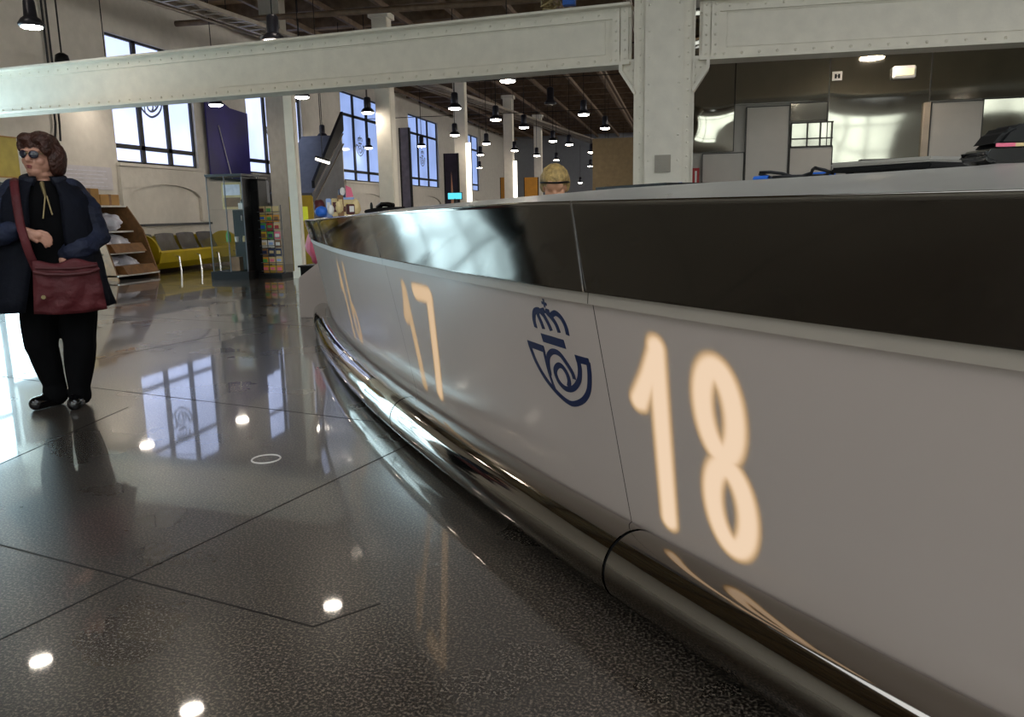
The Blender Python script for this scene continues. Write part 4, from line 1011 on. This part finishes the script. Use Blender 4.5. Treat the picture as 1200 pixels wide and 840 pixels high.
# ================================================================== PEOPLE
def head_bm(bm,H,fat=1.0,brow=True):
    """sculpted head in its own frame: face towards -Y, centre of skull at origin"""
    ell(bm,(0,.012,.03),(.073*fat,.09,.088),24,H); ell(bm,(0,-.02,-.035),(.064*fat,.068,.07),20,H)
    ell(bm,(0,-.04,-.075),(.045*fat,.045,.036),16,H); ell(bm,(0,-.015,-.095),(.055*fat,.05,.03),16,H)
    for s in (-1,1):
        ell(bm,(s*.038,-.055,-.025),(.026,.026,.028),14,H); ell(bm,(s*.073*fat,.01,-.01),(.011,.022,.032),12,H)
        if brow: ell(bm,(s*.032,-.076,.03),(.026,.012,.009),10,H)
        else: ell(bm,(s*.02,-.066,.04),(.036,.022,.04),14,H)
    cap(bm,(0,-.078,.012),(0,-.099,-.018),.010,.0155,10,H); 
    for s in (-1,1): ell(bm,(s*.012,-.088,-.024),(.01,.011,.009),10,H)
    ell(bm,(0,-.082,-.05),(.022,.010,.007),10,H); ell(bm,(0,-.080,-.062),(.019,.010,.008),10,H)
W=Vector((-3.53,3.9,0)); wa=math.atan2(.67,.742)
t=thing('person','person in dark navy coat, black trousers and sunglasses standing with a red bag','person',tuple(W),wa)
HM=Matrix.Translation((.037,-.015,1.415))@Matrix.Rotation(math.radians(-38),4,'Z')@Matrix.Rotation(math.radians(4),4,'Y')
bm=bmesh.new(); head_bm(bm,HM,1.06)
cap(bm,(.04,0,1.22),(.038,0,1.35),.062,.056)
# torso, legs
ell(bm,(.04,0,1.11),(.15,.105,.13),20); ell(bm,(.04,-.01,.92),(.175,.135,.16),20); ell(bm,(.04,0,.74),(.175,.13,.13),20)
legL=[(-.035,.0,.70,.095),(-.072,-.01,.38,.066),(-.030,.02,.09,.036)]
legR=[(.125,.0,.70,.095),(.115,-.06,.36,.066),(.085,-.06,.07,.036)]
for L in (legL,legR):
    for a,b in zip(L,L[1:]): cap(bm,a[:3],b[:3],a[3],b[3])
cap(bm,(-.03,.03,.045),(-.09,-.01,.035),.03,.025); cap(bm,(.085,-.04,.035),(.07,-.12,.03),.03,.025)
armR=[(-.12,.0,1.19,.05),(-.265,-.02,.99,.045),(-.115,-.22,1.025,.028)]
armL=[(.17,.0,1.19,.05),(.27,-.0,.98,.045),(.14,-.15,.885,.028)]
for L in (armR,armL):
    for a,b in zip(L,L[1:]): cap(bm,a[:3],b[:3],a[3],b[3])
# visible hand: palm, four fingers, thumb
hx=Vector((.72,-.05,-.5)).normalized(); w0=Vector((-.105,-.225,1.024)); kn=w0+Vector((.085,-.01,-.035))
cap(bm,w0,kn,.024,.026,12); 
up_=Vector((.35,-.1,.6)).normalized()
for i,(o1,L1,L2,L3) in enumerate(((.03,.034,.026,.019),(.011,.038,.028,.02),(-.009,.036,.026,.019),(-.027,.03,.02,.016))):
    a=kn+Vector((.0,-.004,0))+up_*o1*.85; b=a+Vector((.82,-.18,-.30)).normalized()*L1; c=b+Vector((.55,.0,-.83)).normalized()*L2; d=c+Vector((.18,.1,-.95)).normalized()*L3
    cap(bm,kn-hx*.01+up_*o1*.5,a,.0115,.0105,10); cap(bm,a,b,.0105,.0092,10); cap(bm,b,c,.0092,.0082,10); cap(bm,c,d,.0082,.007,10)
a=w0+Vector((.02,-.012,-.012)); b=a+Vector((.03,-.012,-.034)); c=b+Vector((.026,.004,-.022)); cap(bm,a,b,.013,.011,10); cap(bm,b,c,.011,.009,10)
cap(bm,(.14,-.15,.885),(.085,-.165,.85),.025,.022)
for k in range(4): cap(bm,(.085,-.165+.014*k-.02,.85),(.05,-.155+.014*k-.02,.80),.009,.008,8)
cap(bm,(.10,-.17,.86),(.085,-.19,.82),.011,.009,8)
b2=remesh(bm,.0045,3); obj('body',b2,'skin',t,smooth=True)
# hair bob
bm=bmesh.new()
for c,r in (((0,.022,.06),(.088,.1,.082)),((0,.06,.0),(.09,.075,.1)),((-.075,.035,-.01),(.036,.062,.082)),((.078,.035,-.01),(.04,.066,.088)),((.045,-.03,.092),(.05,.06,.036)),((-.04,-.03,.092),(.052,.06,.036)),((.06,.05,-.055),(.045,.05,.05)),((-.05,.05,-.055),(.045,.05,.05)),((-.068,-.03,.055),(.025,.05,.05)),((.07,-.03,.055),(.025,.05,.05))):
    ell(bm,c,r,20,HM)
b2=remesh(bm,.006,2)
for v in b2.verts:
    n_=noise.noise(Vector((v.co.x*20,v.co.y*20,v.co.z*8)))*.005+noise.noise(v.co*45)*.002; v.co+=v.normal*n_
obj('hair',b2,'hair',t,smooth=True)
# sunglasses
bm=bmesh.new()
for s in (-1,1): ell(bm,(s*.032,-.091,.010),(.027,.007,.022),16,HM,rot=Matrix.Rotation(s*.25,3,'Z'))
g=obj('sunglasses',bm,'lens',t,smooth=True)
bm=bmesh.new(); tube(bm,[HM@Vector(p) for p in ((-.01,-.099,.016),(0,-.103,.018),(.01,-.099,.016))],.003,6)
for s in (-1,1): tube(bm,[HM@Vector(p) for p in ((s*.058,-.085,.016),(s*.079,-.03,.018),(s*.08,.01,.012))],.003,6)
obj('frame',bm,'gold',g)
# lips
bm=bmesh.new(); ell(bm,(0,-.0905,-.051),(.019,.005,.005),10,HM); ell(bm,(0,-.0885,-.060),(.016,.005,.005),10,HM); obj('lips',bm,mat('lip_colour','#8e4a48',.4,noise_amt=0),t,smooth=True)
# trousers
bm=bmesh.new()
ell(bm,(.04,0,.72),(.19,.15,.14),20)
TL=[(-.045,.0,.66,.115),(-.075,-.01,.37,.090),(-.03,.02,.13,.062),(-.032,.01,.07,.066)]
TRR=[(.135,.0,.66,.115),(.118,-.06,.36,.088),(.088,-.06,.11,.064),(.088,-.06,.06,.066)]
for L in (TL,TRR):
    for a,b in zip(L,L[1:]): cap(bm,a[:3],b[:3],a[3],b[3])
b2=remesh(bm,.007,4)
for v in b2.verts: v.co+=v.normal*noise.noise(Vector((v.co.x*14,v.co.y*14,v.co.z*5)))*.010
for v in b2.verts: v.co.z=max(v.co.z,.012)
obj('trousers',b2,'trouser',t,smooth=True)
for c,tip in (((-.02,.04,.04),(-.135,-.045,.036)),((.09,-.035,.036),(.055,-.165,.032))):
    bm=bmesh.new(); cap(bm,c,tip,.044,.040); cap(bm,(c[0],c[1],.05),((c[0]*.55+tip[0]*.45),(c[1]*.55+tip[1]*.45),.062),.046,.036); b2=remesh(bm,.006,2)
    for v in b2.verts: v.co.z=max(v.co.z,.001)
    obj('shoe',b2,'gblack',t,smooth=True)
# inner top
def loft(rings,n=48,mod=None,a0=0,a1=2*PI,closed=True):
    bm=bmesh.new(); R_=[]
    for (z,cx_,cy_,rx,ry) in rings:
        row=[]
        for i in range(n+(0 if closed else 1)):
            a=a0+(a1-a0)*i/n; k=1+(mod(a,z) if mod else 0)
            ca_,sa_=math.cos(a),math.sin(a); e=2.4
            d=(abs(ca_)**e+abs(sa_)**e)**(-1/e)
            row.append(bm.verts.new((cx_+rx*ca_*d*k,cy_+ry*sa_*d*k,z)))
        R_.append(row)
    m_=n if closed else n
    for a,b in zip(R_,R_[1:]):
        for i in range(m_):
            j=(i+1)%len(a)
            bm.faces.new((a[i],a[j],b[j],b[i]))
    return bm,R_
bm,R_=loft([(.66,.04,0,.2,.155),(.85,.04,0,.195,.16),(1.05,.04,-.005,.185,.15),(1.18,.04,0,.165,.13),(1.25,.04,0,.10,.085),(1.285,.04,0,.068,.066)])
bm.faces.new(R_[0][::-1]); bm.faces.new(R_[-1]); obj('top',bm,'trouser',t,smooth=True)
bm=bmesh.new(); cap(bm,(.03,-.075,1.27),(.038,-.125,1.2),.012,.007,8); cap(bm,(.038,-.14,1.2),(.015,-.165,1.08),.004,.004,8); cap(bm,(.045,-.138,1.2),(.06,-.16,1.1),.004,.004,8); obj('pale_scarf_cord',bm,'gold',t)
# coat: open front, flared hem, two sleeves
def fold(a,z):
    w_=max(0,(1.0-z)/.45)
    return .045*w_*math.sin(a*9+z*3)+.02*math.sin(a*5+z*17)+.012*math.sin(z*34+a*2)
rings=[(.575,-.01,.0,.335,.21),(.64,.0,.0,.315,.205),(.72,.01,0,.292,.2),(.82,.02,0,.265,.195),(.92,.027,-.003,.248,.19),(1.02,.03,-.005,.238,.183),(1.12,.033,-.003,.232,.172),(1.2,.035,0,.222,.15),(1.255,.037,.005,.18,.118),(1.285,.038,.01,.125,.095),(1.31,.038,.015,.088,.082)]
ft=-PI/2
bm,R_=loft(rings,64,fold,ft+.30,ft+2*PI-.34,False)
bmesh.ops.solidify(bm,geom=bm.faces[:],thickness=.014)
obj('coat',bm,'coatw',t,smooth=True)
def sleeve(L,m_):
    bm=bmesh.new()
    for a,b in zip(L,L[1:]): cap(bm,a[:3],b[:3],a[3],b[3])
    b2=remesh(bm,.007,4)
    for v in b2.verts: v.co+=v.normal*(noise.noise(v.co*16)*.012+noise.noise(Vector((v.co.x*10,v.co.y*10,v.co.z*40)))*.006)
    obj('sleeve',b2,m_,t,smooth=True)
sleeve([(.165,.01,1.215,.088),(.235,.0,1.10,.085),(.262,-.02,.98,.080),(.17,-.13,.90,.068),(.125,-.15,.885,.06)],'coatf')
sleeve([(-.10,.01,1.215,.088),(-.2,.0,1.12,.085),(-.262,-.03,.99,.075),(-.18,-.17,1.0,.058),(-.135,-.205,1.012,.05)],'coatf')
bm=bmesh.new(); tube(bm,[Vector((.04+.098*math.cos(a),.01+.09*math.sin(a),1.295+.018*math.sin(a))) for a in np.linspace(-PI/2+.45,3*PI/2-.45,26)],.024,10); obj('collar',bm,'coatw',t,smooth=True)
# shoulder bag
bmw=lambda v:Matrix.Translation(W)@Matrix.Rotation(wa,4,'Z')@Vector(v)
t2=thing('shoulder_bag','soft dark red leather shoulder bag hanging in front of the person','bag',tuple(bmw((.09,-.26,.57))),wa)
def LB(v): return Vector(v)-Vector((.09,-.26,.57))
bm=bmesh.new(); bmesh.ops.create_cube(bm,size=1); bmesh.ops.subdivide_edges(bm,edges=bm.edges[:],cuts=14,use_grid_fill=True)
for v in bm.verts:
    x,y,z=v.co*2
    bul=(1-x*x*.55)*(1-z*z*.45)
    w_=.165+.012*(-z)
    X=x*w_; Z=z*.135-.012*(1-x*x)*(1 if z<0 else -.2); Y=y*(.03+.05*bul)
    # slouch folds
    Z+= .012*math.sin(x*5)*(.5+z*.5)
    Y+=(-1 if y<0 else 1)*.012*noise.noise(Vector((x*2.2,z*3,y)))
    if y<0: Y-=.008*math.sin((x*1.2+abs(z)*.7)*7)*(1-z*.5)*.7
    v.co=LB((.093+X,-.255+Y,.71+Z))
obj('body',bm,'bag',t2,smooth=True)
bm=bmesh.new(); tube(bm,[LB(v) for v in ((-.06,-.315,.80),(.0,-.335,.785),(.1,-.34,.778),(.2,-.335,.785),(.25,-.31,.80))],.011,8); tube(bm,[LB(v) for v in ((-.05,-.31,.82),(.05,-.33,.812),(.15,-.33,.81),(.24,-.31,.82))],.007,8); obj('zip_piping',bm,'maroon',t2)
bm=bmesh.new()
sp_=[(-.045,-.25,.80),(-.07,-.285,.90),(-.082,-.285,.97),(-.094,-.24,1.05),(-.098,-.21,1.14),(-.10,-.165,1.21),(-.10,-.09,1.275),(-.095,.02,1.285),(-.06,.15,1.2),(.06,.22,1.0)]
cr_=[Vector(p) for p in catmull(sp_,5)]
tube(bm,[LB(v) for v in cr_],.011,10,ry=2.0)
obj('strap',bm,'bag',t2,smooth=True)
bm=bmesh.new(); 
for x,y,z in ((-.03,-.335,.665),): lathe(bm,[(.011,0),(.011,.006)],M4=Matrix.Translation(LB((x,y,z)))@Matrix.Rotation(PI/2,4,'X'),seg=12)
obj('stud',bm,'gold',t2)
# clerk behind the counter
cw=aty(650,207,5.2); cw.z=0
t=thing('person','blond person with dark headband behind the counter, only top of head visible','person',tuple(cw),math.radians(8))
HM=Matrix.Translation((0,0,1.222))@Matrix.Rotation(math.radians(32),4,'X')
bm=bmesh.new(); head_bm(bm,HM,1.0,False); cap(bm,(0,.02,1.02),(0,.01,1.15),.055,.05)
ell(bm,(0,.03,.88),(.17,.11,.18),20); ell(bm,(0,.03,.62),(.16,.13,.16),20)
for s in (-1,1):
    for a,b,ra,rb in (((s*.17,.02,.98),(s*.24,-.06,.72),.05,.04),((s*.24,-.06,.72),(s*.12,-.28,.74),.04,.028),((s*.12,-.28,.74),(s*.08,-.36,.74),.028,.024),((s*.09,.02,.52),(s*.11,-.38,.5),.08,.06),((s*.11,-.38,.5),(s*.11,-.36,.08),.055,.04),((s*.11,-.36,.05),(s*.11,-.5,.04),.035,.03)): cap(bm,a,b,ra,rb)
    for k in range(4): cap(bm,(s*.08+(k-1.5)*.016,-.37,.74),(s*.08+(k-1.5)*.019,-.44,.725),.009,.007,8)
    cap(bm,(s*.06,-.34,.74),(s*.03,-.38,.73),.011,.009,8)
b2=remesh(bm,.006,3); obj('body',b2,'skinb',t,smooth=True)
bm=bmesh.new()
for c,r in (((0,.02,.055),(.088,.1,.082)),((0,.055,0),(.088,.078,.1)),((-.07,.05,.0),(.03,.06,.07)),((.07,.05,.0),(.03,.06,.07))): ell(bm,c,r,20,HM)
b2=remesh(bm,.006,2)
for v in b2.verts: v.co+=v.normal*noise.noise(Vector((v.co.x*60,v.co.y*14,v.co.z*14)))*.005
obj('hair',b2,'blond',t,smooth=True)
bm=bmesh.new(); tube(bm,[HM@Vector((.088*math.sin(a),.01-.098*math.cos(a)*1.0,.075-.05*(abs(a)/1.5)**2)) for a in np.linspace(-1.5,1.5,19)],.010,8,ry=.6); obj('headband',bm,'black',t,smooth=True)
bm,R_=loft([(.5,0,.03,.2,.16),(.7,0,.03,.19,.15),(.9,0,.03,.2,.135),(.99,0,.03,.19,.11),(1.05,0,.03,.09,.075)])
bm.faces.new(R_[0][::-1]); bm.faces.new(R_[-1]); obj('shirt',bm,'shirt',t,smooth=True)
bm=bmesh.new()
for s in (-1,1): cap(bm,(s*.17,.02,.98),(s*.24,-.06,.72),.062,.052); cap(bm,(s*.24,-.06,.72),(s*.14,-.24,.74),.052,.04)
b2=remesh(bm,.008,2); obj('shirt_sleeves',b2,'shirt',t,smooth=True)
bm=bmesh.new()
for s in (-1,1): cap(bm,(s*.09,.02,.52),(s*.11,-.38,.5),.092,.07); cap(bm,(s*.11,-.38,.5),(s*.11,-.36,.14),.068,.055)
b2=remesh(bm,.01,2); obj('trousers',b2,'trouser',t,smooth=True)
t=thing('office_stool','round office stool under the blond person behind the counter','stool',(cw.x,cw.y+.03,0))
bm=bmesh.new(); lathe(bm,[(.2,.345),(.21,.36),(.2,.40)],seg=24); obj('seat',bm,'black',t)
bm=bmesh.new(); tube(bm,[(0,0,.05),(0,0,.35)],.03,10); obj('post',bm,'chrome',t)
bm=bmesh.new(); lathe(bm,[(.24,0),(.24,.02),(.05,.05)],seg=24); obj('base',bm,'black',t)
# ================================================================== LIGHT
w=bpy.data.worlds.new('world'); S.world=w; w.use_nodes=True
w.node_tree.nodes['Background'].inputs[0].default_value=(.6,.72,1,1); w.node_tree.nodes['Background'].inputs[1].default_value=.6
vs=S.view_settings; vs.view_transform='Standard'; vs.look='None'; vs.gamma=1; vs.use_curve_mapping=False; vs.exposure=1.28
